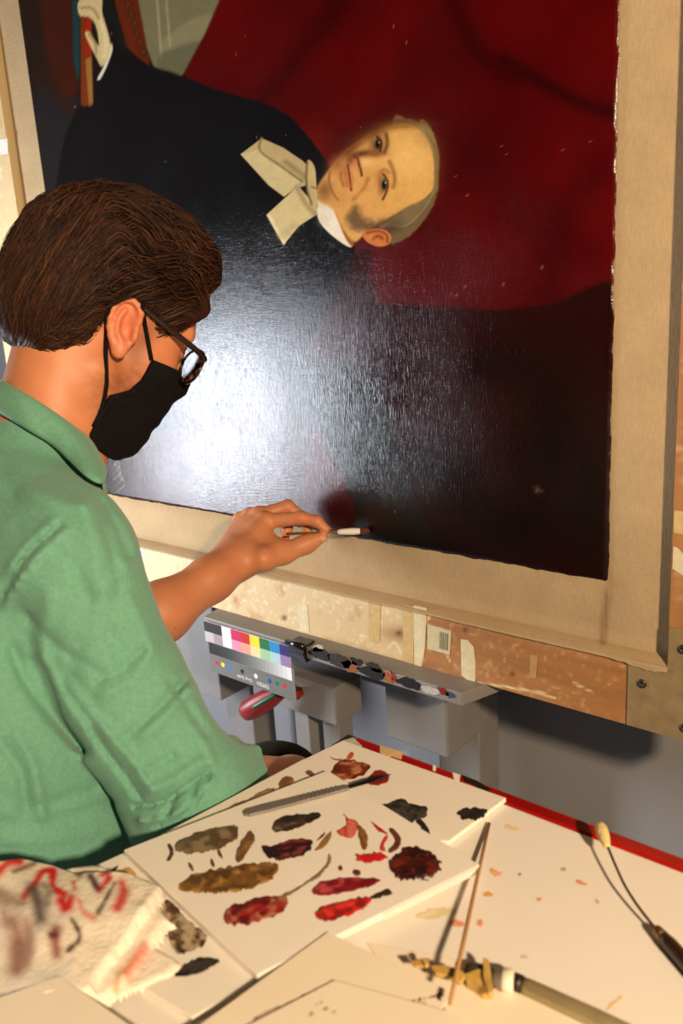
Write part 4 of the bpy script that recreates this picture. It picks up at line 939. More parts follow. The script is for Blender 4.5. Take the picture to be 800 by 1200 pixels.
def ear_sdf(Q, s):
    q = Q * np.array([1, s, 1]); q = q - np.array([0.000, 0.074, 0.007])
    a = math.radians(14); ca, sa = math.cos(a), math.sin(a)          # lean back
    q = np.stack([q[:, 0] * ca + q[:, 2] * sa, q[:, 1], -q[:, 0] * sa + q[:, 2] * ca], 1)
    b = math.radians(24); cb, sb = math.cos(b), math.sin(b)          # stand off at the back
    q = np.stack([q[:, 0] * cb + q[:, 1] * sb, -q[:, 0] * sb + q[:, 1] * cb, q[:, 2]], 1)
    d = el(q, (-0.002, 0.004, 0.002), (0.0165, 0.0052, 0.029))
    d = smax(d, -el(q, (0.002, 0.011, -0.002), (0.0105, 0.0085, 0.014)), 0.004)
    d = smax(d, -el(q, (-0.003, 0.0105, 0.014), (0.0085, 0.005, 0.011)), 0.004)
    hel = spline([(0.010, 0.003, 0.004), (0.013, 0.008, 0.018), (0.004, 0.010, 0.030), (-0.010, 0.010, 0.028), (-0.017, 0.010, 0.014), (-0.0165, 0.008, -0.004), (-0.010, 0.007, -0.018)], 12)
    d = smin(d, chain(q, hel, [0.0034] * 12, 0.002), 0.003)
    ant = spline([(-0.004, 0.008, 0.020), (-0.009, 0.009, 0.008), (-0.008, 0.008, -0.006), (-0.001, 0.007, -0.014)], 7)
    d = smin(d, chain(q, ant, [0.0030] * 7, 0.002), 0.003)
    d = smin(d, el(q, (-0.002, 0.006, -0.024), (0.0085, 0.0048, 0.0095)), 0.004)
    d = smin(d, el(q, (0.011, 0.005, -0.005), (0.004, 0.005, 0.007)), 0.003)
    return d
def head_sdf(P):
    Q = w2h(P)
    d = el(Q, (-0.014, 0, 0.052), (0.100, 0.075, 0.086))
    A = Q * np.array([1, 1, 1]); A[:, 1] = np.abs(A[:, 1])
    d = smin(d, el(A, (0.040, 0, 0.026), (0.060, 0.062, 0.082)), 0.03)
    d = smin(d, el(A, (0.042, 0, -0.050), (0.050, 0.048, 0.056)), 0.03)
    d = smin(d, rc(A, (-0.002, 0.052, -0.046), (0.072, 0.014, -0.098), 0.017, 0.017), 0.03)
    d = smin(d, el(A, (0.082, 0, -0.098), (0.018, 0.020, 0.017)), 0.02)
    d = smin(d, el(A, (0.056, 0.044, -0.012), (0.030, 0.024, 0.026)), 0.02)
    d = smin(d, rc(A, (0.090, 0.008, 0.042), (0.078, 0.046, 0.040), 0.0105, 0.009), 0.014)
    d = smax(d, -el(A, (0.104, 0.033, 0.020), (0.020, 0.019, 0.014)), 0.014)
    d = smin(d, el(A, (0.078, 0.032, 0.019), (0.0145, 0.0150, 0.0135)), 0.004)
    d = smin(d, rc(A, (0.092, 0, 0.034), (0.116, 0, -0.010), 0.0075, 0.0105), 0.010)
    d = smin(d, el(A, (0.108, 0.010, -0.014), (0.011, 0.0075, 0.0085)), 0.007)
    d = smin(d, el(A, (0.092, 0, -0.046), (0.011, 0.024, 0.008)), 0.008)
    d = smin(d, el(A, (0.090, 0, -0.059), (0.011, 0.020, 0.008)), 0.006)
    near = np.abs(Q[:, 0]) < 0.06
    out = d * HS
    if near.any():
        e = ear_sdf(np.where(Q[near][:, 1:2] > 0, Q[near], Q[near] * np.array([1, -1, 1])), 1.0)
        out[near] = smin(d[near], e, 0.006) * HS
    return out
# ------------------------------------------------------------------ joints (metres, floor at 0)
C7 = np.array([-0.838, 0.440, 0.995]); SH_R = np.array([-0.700, 0.406, 0.944]); SH_L = np.array([-0.985, 0.440, 0.950])
EL_R = np.array([-0.614, 0.448, 0.690]); WR_R = np.array([-0.655, 0.628, 0.606]); MID_R = SH_R + (EL_R - SH_R) * .55 + np.array([-0.020, -0.008, 0])
EL_L = np.array([-0.962, 0.615, 0.728]); WR_L = hy((281, 656), 0.822)
PEL = np.array([-0.835, 0.290, 0.575]); HIP_R, HIP_L = np.array([-0.745, 0.30, 0.535]), np.array([-0.925, 0.30, 0.535])
KN_R, KN_L = np.array([-0.722, 0.655, 0.538]), np.array([-1.075, 0.60, 0.530]); AN_R, AN_L = np.array([-0.75, 0.63, 0.09]), np.array([-1.09, 0.60, 0.09])
def neck_sdf(P):
    a = h2w((-0.030, 0, -0.020)); d = rc(P, a, C7 + np.array([0.004, 0.012, -0.01]), 0.052, 0.064)
    return smin(d, rc(P, h2w((0.01, 0, -0.06)), C7 + np.array([0.004, 0.018, -0.03]), 0.034, 0.045), 0.03)
# ---- left (painting) hand
pinch = hy((381, 624), 0.932)
J = {}
J['im'] = hy((311, 611), 0.886); J['ip'] = hy((352, 607), 0.918); J['id'] = hy((371, 611), 0.929); J['it'] = hy((381, 620), 0.934)
ux = np.array([-1.0, 0.10, 0.03]); ux = _n(ux)
J['mm'] = J['im'] + ux * 0.022 + np.array([0, 0.006, 0.004]); J['rm'] = J['im'] + ux * 0.043 + np.array([0, 0.004, -0.001]); J['lm'] = J['im'] + ux * 0.061 + np.array([0, -0.004, -0.008])
J['mp'] = J['mm'] + np.array([0.028, 0.038, 0.010]); J['md'] = J['mp'] + np.array([0.022, 0.012, -0.020]); J['mt'] = J['md'] + np.array([0.012, -0.004, -0.022])
J['rp'] = J['rm'] + np.array([0.024, 0.038, 0.001]); J['rd'] = J['rp'] + np.array([0.016, 0.004, -0.026]); J['rt'] = J['rd'] + np.array([0.004, -0.014, -0.018])
J['lp'] = J['lm'] + np.array([0.020, 0.030, -0.006]); J['ld'] = J['lp'] + np.array([0.010, 0.0, -0.021]); J['lt'] = J['ld'] + np.array([0.002, -0.013, -0.014])
J['tc'] = hy((308, 655), 0.838); J['tm'] = hy((332, 648), 0.876); J['ti'] = hy((358, 638), 0.910); J['tt'] = hy((377, 629.5), 0.929)
def handL_sdf(P):
    w = WR_L
    d = chain(P, [w + np.array([-0.006, 0, 0.002]), J['im']], [0.0225, 0.0135])
    for k, r in (('mm', 0.0135), ('rm', 0.013), ('lm', 0.0115)):
        d = smin(d, rc(P, w + np.array([-0.022, 0.0, 0.0]) + 0.3 * (J[k] - J['mm']), J[k], 0.019, r), 0.016)
    pal = (J['im'] + J['lm'] + 2 * w) / 4
    d = smin(d, rc(P, pal + np.array([0.006, 0.004, -0.010]), J['rm'] + np.array([0.01, -0.012, -0.016]), 0.017, 0.013), 0.02)
    d = smin(d, chain(P, [w + np.array([0.002, 0.006, -0.006]), J['tc'], J['tm'], J['ti'], J['tt']], [0.019, 0.0150, 0.0140, 0.0110, 0.0088], 0.022), 0.026)
    web = rc(P, J['tm'] + np.array([-0.008, -0.006, 0.006]), J['im'] + np.array([-0.004, -0.012, -0.010]), 0.013, 0.010); d = smin(d, web, 0.018)
    fi = chain(P, [J['im'], J['ip'], J['id'], J['it']], [0.0128, 0.0104, 0.0088, 0.0072], 0.006)
    fm = chain(P, [J['mm'], J['mp'], J['md'], J['mt']], [0.0128, 0.0106, 0.0090, 0.0074], 0.006)
    fr = chain(P, [J['rm'], J['rp'], J['rd'], J['rt']], [0.0122, 0.0100, 0.0086, 0.0072], 0.006)
    fl = chain(P, [J['lm'], J['lp'], J['ld'], J['lt']], [0.0108, 0.0088, 0.0076, 0.0064], 0.006)
    f = np.minimum(np.minimum(fi, fm), np.minimum(fr, fl))
    d = smin(d, f, 0.006)
    for k in ('im', 'mm', 'rm', 'lm'): d = smin(d, np.sqrt(((P - J[k] - np.array([0, -0.002, 0.0045])) ** 2).sum(1)) - 0.0098, 0.008)
    return d
def armL_sdf(P):
    d = chain(P, [SH_L, EL_L], [0.050, 0.041]); mid = EL_L + (WR_L - EL_L) * 0.30
    d = smin(d, chain(P, [EL_L, mid, EL_L + (WR_L - EL_L) * .75, WR_L + np.array([-0.012, 0, 0])], [0.039, 0.0425, 0.030, 0.0255], 0.02), 0.02)
    d = smin(d, rc(P, EL_L + (WR_L - EL_L) * .72, WR_L + np.array([-0.004, 0.0, 0.0]), 0.029, 0.0245), 0.02)
    return d
def armR_sdf(P):
    d = chain(P, [SH_R, MID_R, EL_R], [0.046, 0.042, 0.040], 0.02)
    d = smin(d, chain(P, [EL_R, EL_R + (WR_R - EL_R) * .3, WR_R], [0.040, 0.042, 0.026], 0.02), 0.02)
    return d
HR = {}
fdir = _n(WR_R - EL_R); HR['w'] = WR_R
def handR_sdf(P):
    w = WR_R; f = np.array([-0.12, 0.88, -0.42]); f = _n(f); sdir = _n(np.cross(f, [0, 0, 1.0])); up = np.cross(sdir, f)
    d = None
    for k, (s, L, r) in enumerate(((0.030, 0.088, .0105), (0.011, 0.094, .0108), (-0.010, 0.090, .0104), (-0.029, 0.080, .0094))):
        mcp = w + f * L - sdir * s * 1.0
        e = rc(P, w - sdir * s * 0.45, mcp, 0.019, r + 0.002)
        ls = (0.042, 0.047, 0.044, 0.034)[k]
        p1_ = mcp + f * ls - up * 0.008; p2_ = p1_ + f * ls * .5 - up * 0.014; p3_ = p2_ + f * ls * .35 - up * 0.015
        e = smin(e, chain(P, [mcp, p1_, p2_, p3_], [r, r * .9, r * .82, r * .7], 0.006), 0.006)
        d = e if d is None else smin(d, e, 0.008 if k else 0.01)
    t0 = w + f * 0.02 - sdir * 0.02; t1 = t0 + f * 0.035 - sdir * 0.028 - up * 0.008; t2 = t1 + f * 0.03 - sdir * 0.008 - up * 0.004; t3 = t2 + f * 0.022
    return smin(d, chain(P, [t0, t1, t2, t3], [0.018, 0.014, 0.0105, 0.0085], 0.01), 0.014)
TS = np.array([1.0, 0.72, 1.0])
def torso_sdf(P, off=0.0):
    d = rc(P, PEL + np.array([0, 0, 0.0]), np.array([-0.835, 0.335, 0.74]), 0.150 + off, 0.145 + off, TS)
    d = smin(d, rc(P, np.array([-0.835, 0.335, 0.74]), np.array([-0.836, 0.395, 0.885]), 0.145 + off, 0.140 + off, TS), 0.05)
    d = smin(d, rc(P, SH_R + np.array([-0.02, 0.01, 0.0]), SH_L + np.array([0.02, -0.01, 0]), 0.058 + off, 0.058 + off), 0.06)
    d = smin(d, rc(P, C7 + np.array([0, -0.012, -0.02]), (SH_R + SH_L) / 2 + np.array([0, -0.02, -0.05]), 0.06 + off, 0.09 + off), 0.05)
    for S_ in (SH_R, SH_L): d = smin(d, rc(P, C7 + np.array([0, 0.0, 0.006]), S_ + np.array([0, 0, 0.002]), 0.040 + off, 0.044 + off), 0.04)
    return d
def legs_sdf(P, off=0.0):
    d = None
    for h_, k_, a_ in ((HIP_R, KN_R, AN_R), (HIP_L, KN_L, AN_L)):
        e = chain(P, [h_, k_, a_], [0.082 + off, 0.060 + off, 0.042 + off], 0.03); d = e if d is None else smin(d, e, 0.03)
    return smin(d, rc(P, HIP_R, HIP_L, 0.10 + off, 0.10 + off), 0.04)
def feet_sdf(P):
    d = None
    for a_ in (AN_R, AN_L):
        e = chain(P, [a_, a_ + np.array([0, -0.02, -0.04]), a_ + np.array([0, 0.16, -0.055])], [0.042, 0.042, 0.03], 0.02); d = e if d is None else np.minimum(d, e)
    return d
def skin_sdf(P):
    d = smin(head_sdf(P), neck_sdf(P), 0.02)
    d = smin(d, torso_sdf(P, -0.016), 0.04)
    d = smin(d, smin(armL_sdf(P), handL_sdf(P), 0.02), 0.02)
    d = smin(d, smin(armR_sdf(P), handR_sdf(P), 0.02), 0.02)
    d = smin(d, legs_sdf(P, -0.012), 0.03)
    return smin(d, feet_sdf(P) + 0.006, 0.02)
def headneck(P): return smin(smin(head_sdf(P), neck_sdf(P), 0.02), torso_sdf(P, -0.016), 0.04)
def forearmL(P): return smin(armL_sdf(P), handL_sdf(P), 0.02)
def forearmR(P): return smin(armR_sdf(P), handR_sdf(P), 0.02)
def cast(p, fn, t0=0.4, t1=1.8, it=90):
    r = _ray(p); r = r / np.linalg.norm(r); t = t0; best = (9.0, t0)
    for _ in range(it):
        d = float(fn((CAM + r * t)[None])[0])
        if d < 0.0004: return CAM + r * t
        if d < best[0]: best = (d, t)
        t += max(d * 0.7, 0.0004)
        if t > t1: break
    return CAM + r * best[1]
person = empty('person', (PEL[0], PEL[1], 0.0), 'seated person in a green shirt and black face mask, holding a swab to the painting', 'person')
# body: fine where skin shows, coarser beneath the clothes, welded into one mesh
bV, bF, off_ = [], [], 0
def zone(fn, lo, hi, h):
    global off_
    V, F = surfnet(fn, lo, hi, h); bV.append(V); bF.append(F + off_); off_ += len(V)
hl = HO
zone(headneck, (-0.99, 0.36, 0.985), (-0.69, 0.72, 1.36), 0.0021)
zone(forearmL, (-1.06, 0.58, 0.66), (-0.82, 0.96, 0.90), 0.0018)
zone(forearmR, (-0.76, 0.46, 0.56), (-0.54, 0.86, 0.78), 0.003)
def lower(P): 
    d = smin(smin(torso_sdf(P, -0.016), legs_sdf(P, -0.012), 0.03), feet_sdf(P) + 0.006, 0.02)
    d = smin(d, chain(P, [SH_L, EL_L, EL_L + (WR_L - EL_L) * 0.02], [0.048, 0.038, 0.038]), 0.02); return smin(d, chain(P, [SH_R, MID_R, EL_R, EL_R + (WR_R - EL_R) * 0.2], [0.046, 0.040, 0.038, 0.038]), 0.02)
zone(lower, (-1.12, 0.12, 0.0), (-0.53, 0.98, 1.03), 0.009)
BV = np.vstack(bV); BF = np.vstack(bF)
Q = w2h(BV)
sk = np.empty((len(BV), 3)); sk[:] = (206, 134, 94)
nz = n3(BV, 0.012, 3, 3); sk *= (1 + 0.10 * nz)[:, None]
def tint(a, c): 
    global sk
    sk += (np.array(c, float) - sk) * np.clip(a, 0, 1)[:, None]
g = lambda c, r: np.exp(-(((Q - np.array(c)) / np.array(r)) ** 2).sum(1))
hd = Q[:, 2] > -0.2
for s in (-1, 1):
    tint(0.45 * g((-0.01, s * 0.082, 0.01), (0.03, 0.02, 0.035)), (206, 104, 78))
    tint(0.35 * g((0.06, s * 0.06, -0.01), (0.03, 0.03, 0.03)), (204, 112, 82))
    # short beard along jaw and below the ear
    tint((0.60 + 1.3 * n3(BV, 0.0035, 9, 2)) * g((0.03, s * 0.056, -0.055), (0.036, 0.03, 0.036)), (134, 78, 48))
    tint(0.55 * g((0.026, s * 0.066, 0.005), (0.012, 0.02, 0.04)), (122, 70, 42))
    tint(0.9 * g((0.093, s * 0.030, 0.044), (0.012, 0.018, 0.004)), (84, 50, 34))
    tint(0.8 * g((0.093, s * 0.032, 0.014), (0.012, 0.016, 0.0025)), (70, 40, 30))
tint(0.5 * g((0.098, 0, -0.052), (0.012, 0.022, 0.010)), (178, 88, 78))
for k in ('im', 'mm', 'ip', 'id', 'mp'): tint(0.28 * np.exp(-(((BV - J[k]) / 0.014) ** 2).sum(1)), (206, 112, 88))
mo = random.Random(3)
for k in range(16):
    i = mo.randrange(len(bV[0]), len(bV[0]) + len(bV[1])); tint(0.75 * np.exp(-(((BV - BV[i]) / mo.uniform(0.0007, 0.0014)) ** 2).sum(1)), (120, 66, 44))
m_skin = mat('skin', attr='Col', rough=0.48, sss=0.12, bump=0.10, bscale=700, spec=0.4)
o = mesh('body', BV, BF, m_skin, None, True, lin(np.clip(sk, 0, 255))); under(o, person); body = o
# finger nails
m_nail = mat('nail', (222, 164, 138), 0.3, spec=0.5)
def nail(tip, prev, nrm, r):
    d = _n(J[tip] - J[prev]); nrm = np.asarray(nrm, float); nrm = _n(nrm - d * (nrm @ d)); s_ = np.cross(d, nrm); V = []; F = []
    c0 = J[tip] + d * 0.001
    for i in range(6):
        for j in range(7):
            t = (i / 5 - 0.5) * 2; a = (j / 6 - 0.5) * 1.7
            rr = r + 0.0004; V.append(c0 + d * t * 0.0055 * (1 - 0.25 * abs(j / 3 - 1) ** 2) + nrm * math.cos(a) * rr + s_ * math.sin(a) * rr)
    for i in range(5):
        for j in range(6): F.append((i * 7 + j, i * 7 + j + 1, (i + 1) * 7 + j + 1, (i + 1) * 7 + j))
    o = mesh('finger_nail', V, F, m_nail, None, True); under(o, person); return o
nail('tt', 'ti', (0.55, -0.35, -0.45), 0.0090); nail('it', 'id', (0.2, 0.8, 0.6), 0.0073)

# ------------------------------------------------------------------ shirt
FOLDS = [  # photo-pixel polylines: (points, width px, depth m)  negative = groove, positive = ridge
    ([(15, 760), (32, 802), (66, 846), (100, 880)], 7, -0.006), ([(36, 775), (60, 830), (88, 872)], 6, -0.004), ([(50, 770), (78, 825), (104, 858)], 7, 0.004),
    ([(106, 855), (137, 896), (166, 936)], 3.5, -0.004), ([(118, 850), (150, 890), (180, 926)], 6, 0.003), ([(215, 800), (190, 826), (168, 846), (140, 870)], 5, -0.0035), ([(222, 806), (196, 836), (170, 862)], 8, 0.003),
    ([(200, 800), (222, 832), (238, 858)], 5, -0.003), ([(240, 905), (214, 926), (184, 942), (160, 944)], 3.5, -0.006), ([(250, 912), (226, 938), (196, 958), (164, 962)], 4, 0.005), ([(236, 892), (206, 912), (176, 926)], 6, 0.004),
    ([(228, 918), (222, 945), (214, 962)], 3, -0.004), ([(206, 930), (196, 952), (186, 968)], 3, -0.004), ([(246, 900), (240, 930), (232, 950)], 3, -0.004), ([(150, 700), (166, 730), (178, 760)], 9, 0.003), ([(130, 740), (150, 790), (160, 830)], 10, -0.003),
    ([(70, 616), (52, 632), (34, 648), (16, 674), (0, 704), (-20, 740)], 2.6, -0.0045), ([(76, 622), (58, 640), (40, 656), (22, 682), (6, 710)], 4.5, 0.003), ([(62, 608), (44, 626), (26, 644), (8, 670)], 4, 0.002),
    ([(20, 560), (60, 585), (100, 592)], 8, 0.0025), ([(0, 575), (40, 600), (70, 612)], 7, -0.003), ([(118, 590), (138, 622), (150, 650)], 7, -0.003), ([(96, 596), (112, 640), (116, 690)], 12, 0.003),
    ([(0, 930), (40, 945), (110, 925)], 7, -0.0022), ([(0, 965), (60, 962), (130, 940)], 6, -0.002), ([(0, 985), (50, 985), (110, 975)], 7, 0.002), ([(20, 860), (40, 900), (50, 960)], 7, 0.004), ([(0, 870), (24, 905), (30, 950)], 6, -0.004),
    ([(30, 720), (70, 760), (120, 790)], 6, -0.0025), ([(150, 660), (120, 700), (96, 740)], 8, 0.002), ([(175, 770), (150, 800), (120, 815)], 5, 0.0025), ([(168, 760), (140, 786), (112, 800)], 4, -0.0025),
    ([(80, 800), (112, 842), (148, 880), (170, 915)], 5, 0.003), ([(186, 862), (204, 890), (214, 912)], 4, -0.003), ([(150, 905), (176, 900), (206, 884)], 4, -0.003), ([(226, 850), (240, 872), (250, 894)], 5, 0.003), ([(60, 640), (84, 660), (100, 700)], 7, -0.002), ([(120, 610), (136, 660), (140, 700)], 6, -0.002),
    ([(110, 700), (90, 760), (80, 800)], 12, -0.0025), ([(60, 700), (50, 740), (44, 770)], 10, 0.003)]
for k in range(9): FOLDS.append(([(64 - 7.5 * k, 606 + 11 * k), (72 - 7.5 * k, 613 + 11 * k)], 1.8, 0.0026))   # puckers along the armhole seam
fold_pts = [(np.asarray(spline(p, len(p) * 3)), w_, a_) for p, w_, a_ in FOLDS]
CUF = EL_R + _n(WR_R - EL_R) * 0.050
_T = np.array([cast(p, neck_sdf) for p in ((6, 449), (26, 460), (52, 477), (78, 496))])
c_b, c_a = np.polyfit(_T[:, 1], _T[:, 2], 1)
print('collar plane', _T, c_a, c_b)
def shirt_base(P):
    d = torso_sdf(P, 0.004)
    d = smin(d, el(P, (-0.800, 0.378, 0.640), (0.128, 0.112, 0.120)), 0.06)
    d = smax(d, 0.570 - P[:, 2], 0.012)
    ar = chain(P, [SH_R + np.array([0, 0, -0.004]), SH_R + (EL_R - SH_R) * .55 + np.array([-0.020, -0.008, 0]), EL_R + np.array([-0.002, -0.004, 0.004])], [0.060, 0.061, 0.060], 0.03)
    ar = smin(ar, rc(P, EL_R, CUF, 0.058, 0.056), 0.03)
    ax = _n(WR_R - EL_R); ar = smax(ar, (P - CUF) @ ax, 0.006)
    d = smin(d, ar, 0.010)
    al = chain(P, [SH_L, EL_L, EL_L + (WR_L - EL_L) * 0.10], [0.064, 0.056, 0.053], 0.02)
    al = smax(al, (P - (EL_L + (WR_L - EL_L) * 0.13)) @ _n(WR_L - EL_L), 0.006)
    d = smin(d, al, 0.022)
    below = (c_a + c_b * P[:, 1]) - P[:, 2]
    d = smin(d, smax(neck_sdf(P) - 0.003, 0.012 - below, 0.004), 0.014)
    return d
def cuff_sdf(P):
    ax = _n(WR_R - EL_R); q = P - CUF; a = q @ ax; r = np.sqrt(np.maximum((q * q).sum(1) - a * a, 0))
    ang = np.arctan2(q[:, 2], q[:, 0])
    wob = 0.0025 * np.sin(ang * 7 + 1) + 0.0018 * np.sin(ang * 13)
    return np.sqrt(np.maximum(np.abs(a + 0.018) - 0.020, 0) ** 2 + (np.maximum(np.abs(r - 0.0535 - wob) - 0.003, 0)) ** 2) - 0.0045
def shirt_sdf(P):
    d = shirt_base(P)
    d = smin(d, cuff_sdf(P), 0.006)
    near = np.abs(d) < 0.03
    if near.any():
        Pn = P[near]; u, v = proj(Pn); e = np.zeros(len(Pn))
        front = (u > -60) & (u < 330) & (v > 500) & (v < 1030)
        uf, vf = u[front], v[front]; ee = np.zeros(front.sum())
        for p, w_, a_ in fold_pts:
            lo_, hi_ = p.min(0) - 3 * w_, p.max(0) + 3 * w_
            k = (uf > lo_[0]) & (uf < hi_[0]) & (vf > lo_[1]) & (vf < hi_[1])
            if k.any(): ee[k] += a_ * np.exp(-(seg_dist(uf[k], vf[k], p) / w_) ** 2)
        e[front] = ee
        e = e * 1.5 + 0.012 * n3(Pn, 0.075, 11, 2) + 0.008 * n3(Pn * np.array([1, 1, 0.5]), 0.03, 13, 2)
        d[near] = d[near] - e
    return d
V, F = surfnet(shirt_sdf, (-1.14, 0.10, 0.50), (-0.50, 0.80, 1.07), 0.0036)
# open the neck: drop faces of the closed top inside the collar ring
pass
m_shirt = mat('green_chambray', (110, 166, 142), 0.85, var=0.16, vscale=260, bump=0.35, bscale=900, sheen=0.15, spec=0.2)
shirt = mesh('shirt', V, F, m_shirt, None, True); under(shirt, person); shirt['label'] = 'green cotton shirt with rolled sleeves'
# collar: a folded leaf; its top fold hugs the neck, its lower edge lies on the shirt, mirrored to the far side
def lift(Pts, fn, h):
    out = []
    for p in Pts:
        e = 1e-3; g_ = np.array([float(fn((p + e * np.eye(3)[i])[None])[0] - fn((p - e * np.eye(3)[i])[None])[0]) for i in range(3)]); g_ = _n(g_)
        d_ = float(fn(p[None])[0]); out.append(p + g_ * (h - d_))
    return np.array(out)
fn_t = lambda P: shirt_base(P)
Tp = lift(np.array([cast(p, neck_sdf) for p in ((4, 448), (26, 460), (52, 477), (78, 496), (101, 516), (112, 538))]), neck_sdf, 0.0075)
Lp = np.array([cast(p, fn_t) for p in ((-2, 480), (34, 505), (60, 526), (80, 549), (98, 566), (115, 574))])
Lp = lift(Lp, fn_t, 0.0075)
tip = 0.5 * (Tp[-1] + Lp[-1]); tip = hy((123, 561), tip[1])
nC = 34
Tn = spline(np.vstack([Tp, [0.3 * Tp[-1] + 0.7 * tip]]), nC); Ln = spline(np.vstack([Lp, [tip]]), nC)
mx = C7[0] + 0.0; Tn[0, 0] = mx; Ln[0, 0] = mx
fl = np.array([-1, 1, 1.0]); sh_ = np.array([2 * mx, 0, 0])
AA = np.vstack([(Tn * fl + sh_)[::-1], Tn[1:]]); BB = np.vstack([(Ln * fl + sh_)[::-1], Ln[1:]])
cen = np.array([mx, C7[1] + 0.03, 0]); inw = cen - AA * np.array([1, 1, 0]); inw /= np.linalg.norm(inw, axis=1)[:, None]
rowsC = [AA + inw * 0.004 + np.array([0, 0, -0.030]), AA + inw * 0.0035 + np.array([0, 0, -0.008]), AA + inw * 0.0018 + np.array([0, 0, 0.0005])]
for t in np.linspace(0, 1, 9):
    q_ = AA * (1 - t) + BB * t; out_ = np.zeros_like(q_); out_[:, :2] = -inw[:, :2]
    rowsC.append(q_ + out_ * (0.004 * math.sin(math.pi * t)) + np.array([0, 0, 0.004 * math.sin(math.pi * t)]))
CV = np.stack(rowsC, 0)
o = mesh('collar', CV.reshape(-1, 3), grid_faces(len(rowsC), len(AA)), m_shirt, None, True)
o.parent = shirt; o.location = -person.location - shirt.location
md = o.modifiers.new('thickness', 'SOLIDIFY'); md.thickness = 0.0022; md.offset = 0
bpy.context.view_layer.update()
tip = cast((117, 569), fn_t)
# button
bd = _n(CAM - tip); bt = tip
o = tube('button', [bt - bd * 0.002, bt + bd * 0.001, bt + bd * 0.0022], [0.005, 0.005, 0.0042], mat('cream_button', (226, 210, 168), 0.3), None, 16); o.parent = shirt; o.location = -person.location - shirt.location
# trousers and shoes
V, F = surfnet(lambda P: smax(smax(legs_sdf(P, 0.008) + 0.004 * n3(P, 0.05, 5), P[:, 2] - 0.70, 0.01), 0.085 - P[:, 2], 0.01), (-1.12, 0.12, 0.06), (-0.60, 0.88, 0.72), 0.008)
o = mesh('trousers', V, F, mat('dark_green_trousers', (30, 34, 30), 0.9, var=0.2, vscale=100, bump=0.2, bscale=500, spec=0.2), None, True); under(o, person)
for k, a_ in enumerate((AN_R, AN_L)):
    V, F = surfnet(lambda P: smax(chain(P, [a_, a_ + np.array([0, -0.025, -0.045]), a_ + np.array([0, 0.165, -0.052])], [0.048, 0.046, 0.038], 0.02), -(P[:, 2] - 0.002), 0.004), a_ + np.array([-0.08, -0.12, -0.095]), a_ + np.array([0.08, 0.26, 0.07]), 0.006)
    under(mesh('shoe', V, F, mat('brown_shoe', (60, 40, 28), 0.4), None, True), person)

# ------------------------------------------------------------------ face mask
MP = []
for p in ((178, 421), (174, 428), (164, 446), (152, 457), (128, 463), (112, 494), (104, 510)):
    q_ = w2h(cast(p, lambda P: smin(head_sdf(P), neck_sdf(P), 0.02)))
    MP.append((float(q_[0]), float(q_[2])))
print('mask outline', np.round(MP, 3))
MP = [(0.170, 0.000), (0.112, 0.002)] + MP + [(MP[-1][0] + 0.012, MP[-1][1] - 0.010), (0.055, -0.128), (0.11, -0.13), (0.17, -0.10)]
MASK_AT = MP
def mask_sdf(P):
    Q = w2h(P)
    d = smin(head_sdf(P), neck_sdf(P), 0.02) - 0.0045
    d = smin(d, HS * el(Q, (0.060, 0, -0.050), (0.052, 0.045, 0.058)), 0.02)
    d = smin(d, HS * rc(Q, (0.092, 0, 0.0), (0.102, 0, -0.026), 0.010, 0.014), 0.02)
    d = smin(d, HS * el(Q, (0.026, 0, -0.100), (0.060, 0.046, 0.022)), 0.02)
    pr = HS * sd_poly(Q[:, 0], Q[:, 2], MP)
    d = smax(d, pr, 0.004)
    # raised hem
    hem = np.sqrt(np.maximum(np.abs(pr + 0.003) - 0.002, 0) ** 2 + np.maximum(np.abs(d) - 0.0006, 0) ** 2) - 0.0008
    return np.minimum(d, hem) - 0.0006 * np.sin(Q[:, 2] * 260 + 3 * n3(P, 0.03, 2)) * (pr < -0.008)
V, F = surfnet(mask_sdf, HO + np.array([-0.14, -0.12, -0.22]), HO + np.array([0.16, 0.19, 0.08]), 0.0021)
m_mask = mat('black_mask_cloth', (17, 14, 14), 0.9, var=0.3, vscale=120, bump=0.3, bscale=900, spec=0.2)
fmask = mesh('face_mask', V, F, m_mask, None, True); under(fmask, person)
def lift(Pts, fn, h):
    out = []
    for p in Pts:
        e = 1e-3; g_ = np.array([float(fn((p + e * np.eye(3)[i])[None])[0] - fn((p - e * np.eye(3)[i])[None])[0]) for i in range(3)]); g_ = _n(g_)
        d_ = float(fn(p[None])[0]); out.append(p + g_ * (h - d_))
    return np.array(out)
def strap(pts, lift_=0.003):
    W = lift(np.array([h2w(p) for p in pts]), headneck_strap, lift_)
    return W
headneck_strap = lambda P: smin(head_sdf(P), neck_sdf(P), 0.02)
def pxl(pts): 
    out = []
    for p in pts:
        q = cast(p, headneck_strap)
        if q is not None: out.append(q)
    return np.array(out)
sf = pxl([(177, 422), (173, 400), (169, 380), (166, 362), (163, 350)]); sr = pxl([(150, 348), (136, 352), (128, 366), (124, 388), (123, 420), (124, 450), (118, 478), (108, 500)])
def flatstrap(W):
    W = lift(W, headneck_strap, 0.0022); W = spline(W, 24)
    for s in (1, -1):
        X_ = W if s == 1 else h2w(w2h(W) * np.array([1, -1, 1]))
        o = tube('ear_loop', X_, 0.0024, m_mask, None, 8); o.parent = fmask; o.location = -person.location - fmask.location
flatstrap(np.vstack([sf, sr]))

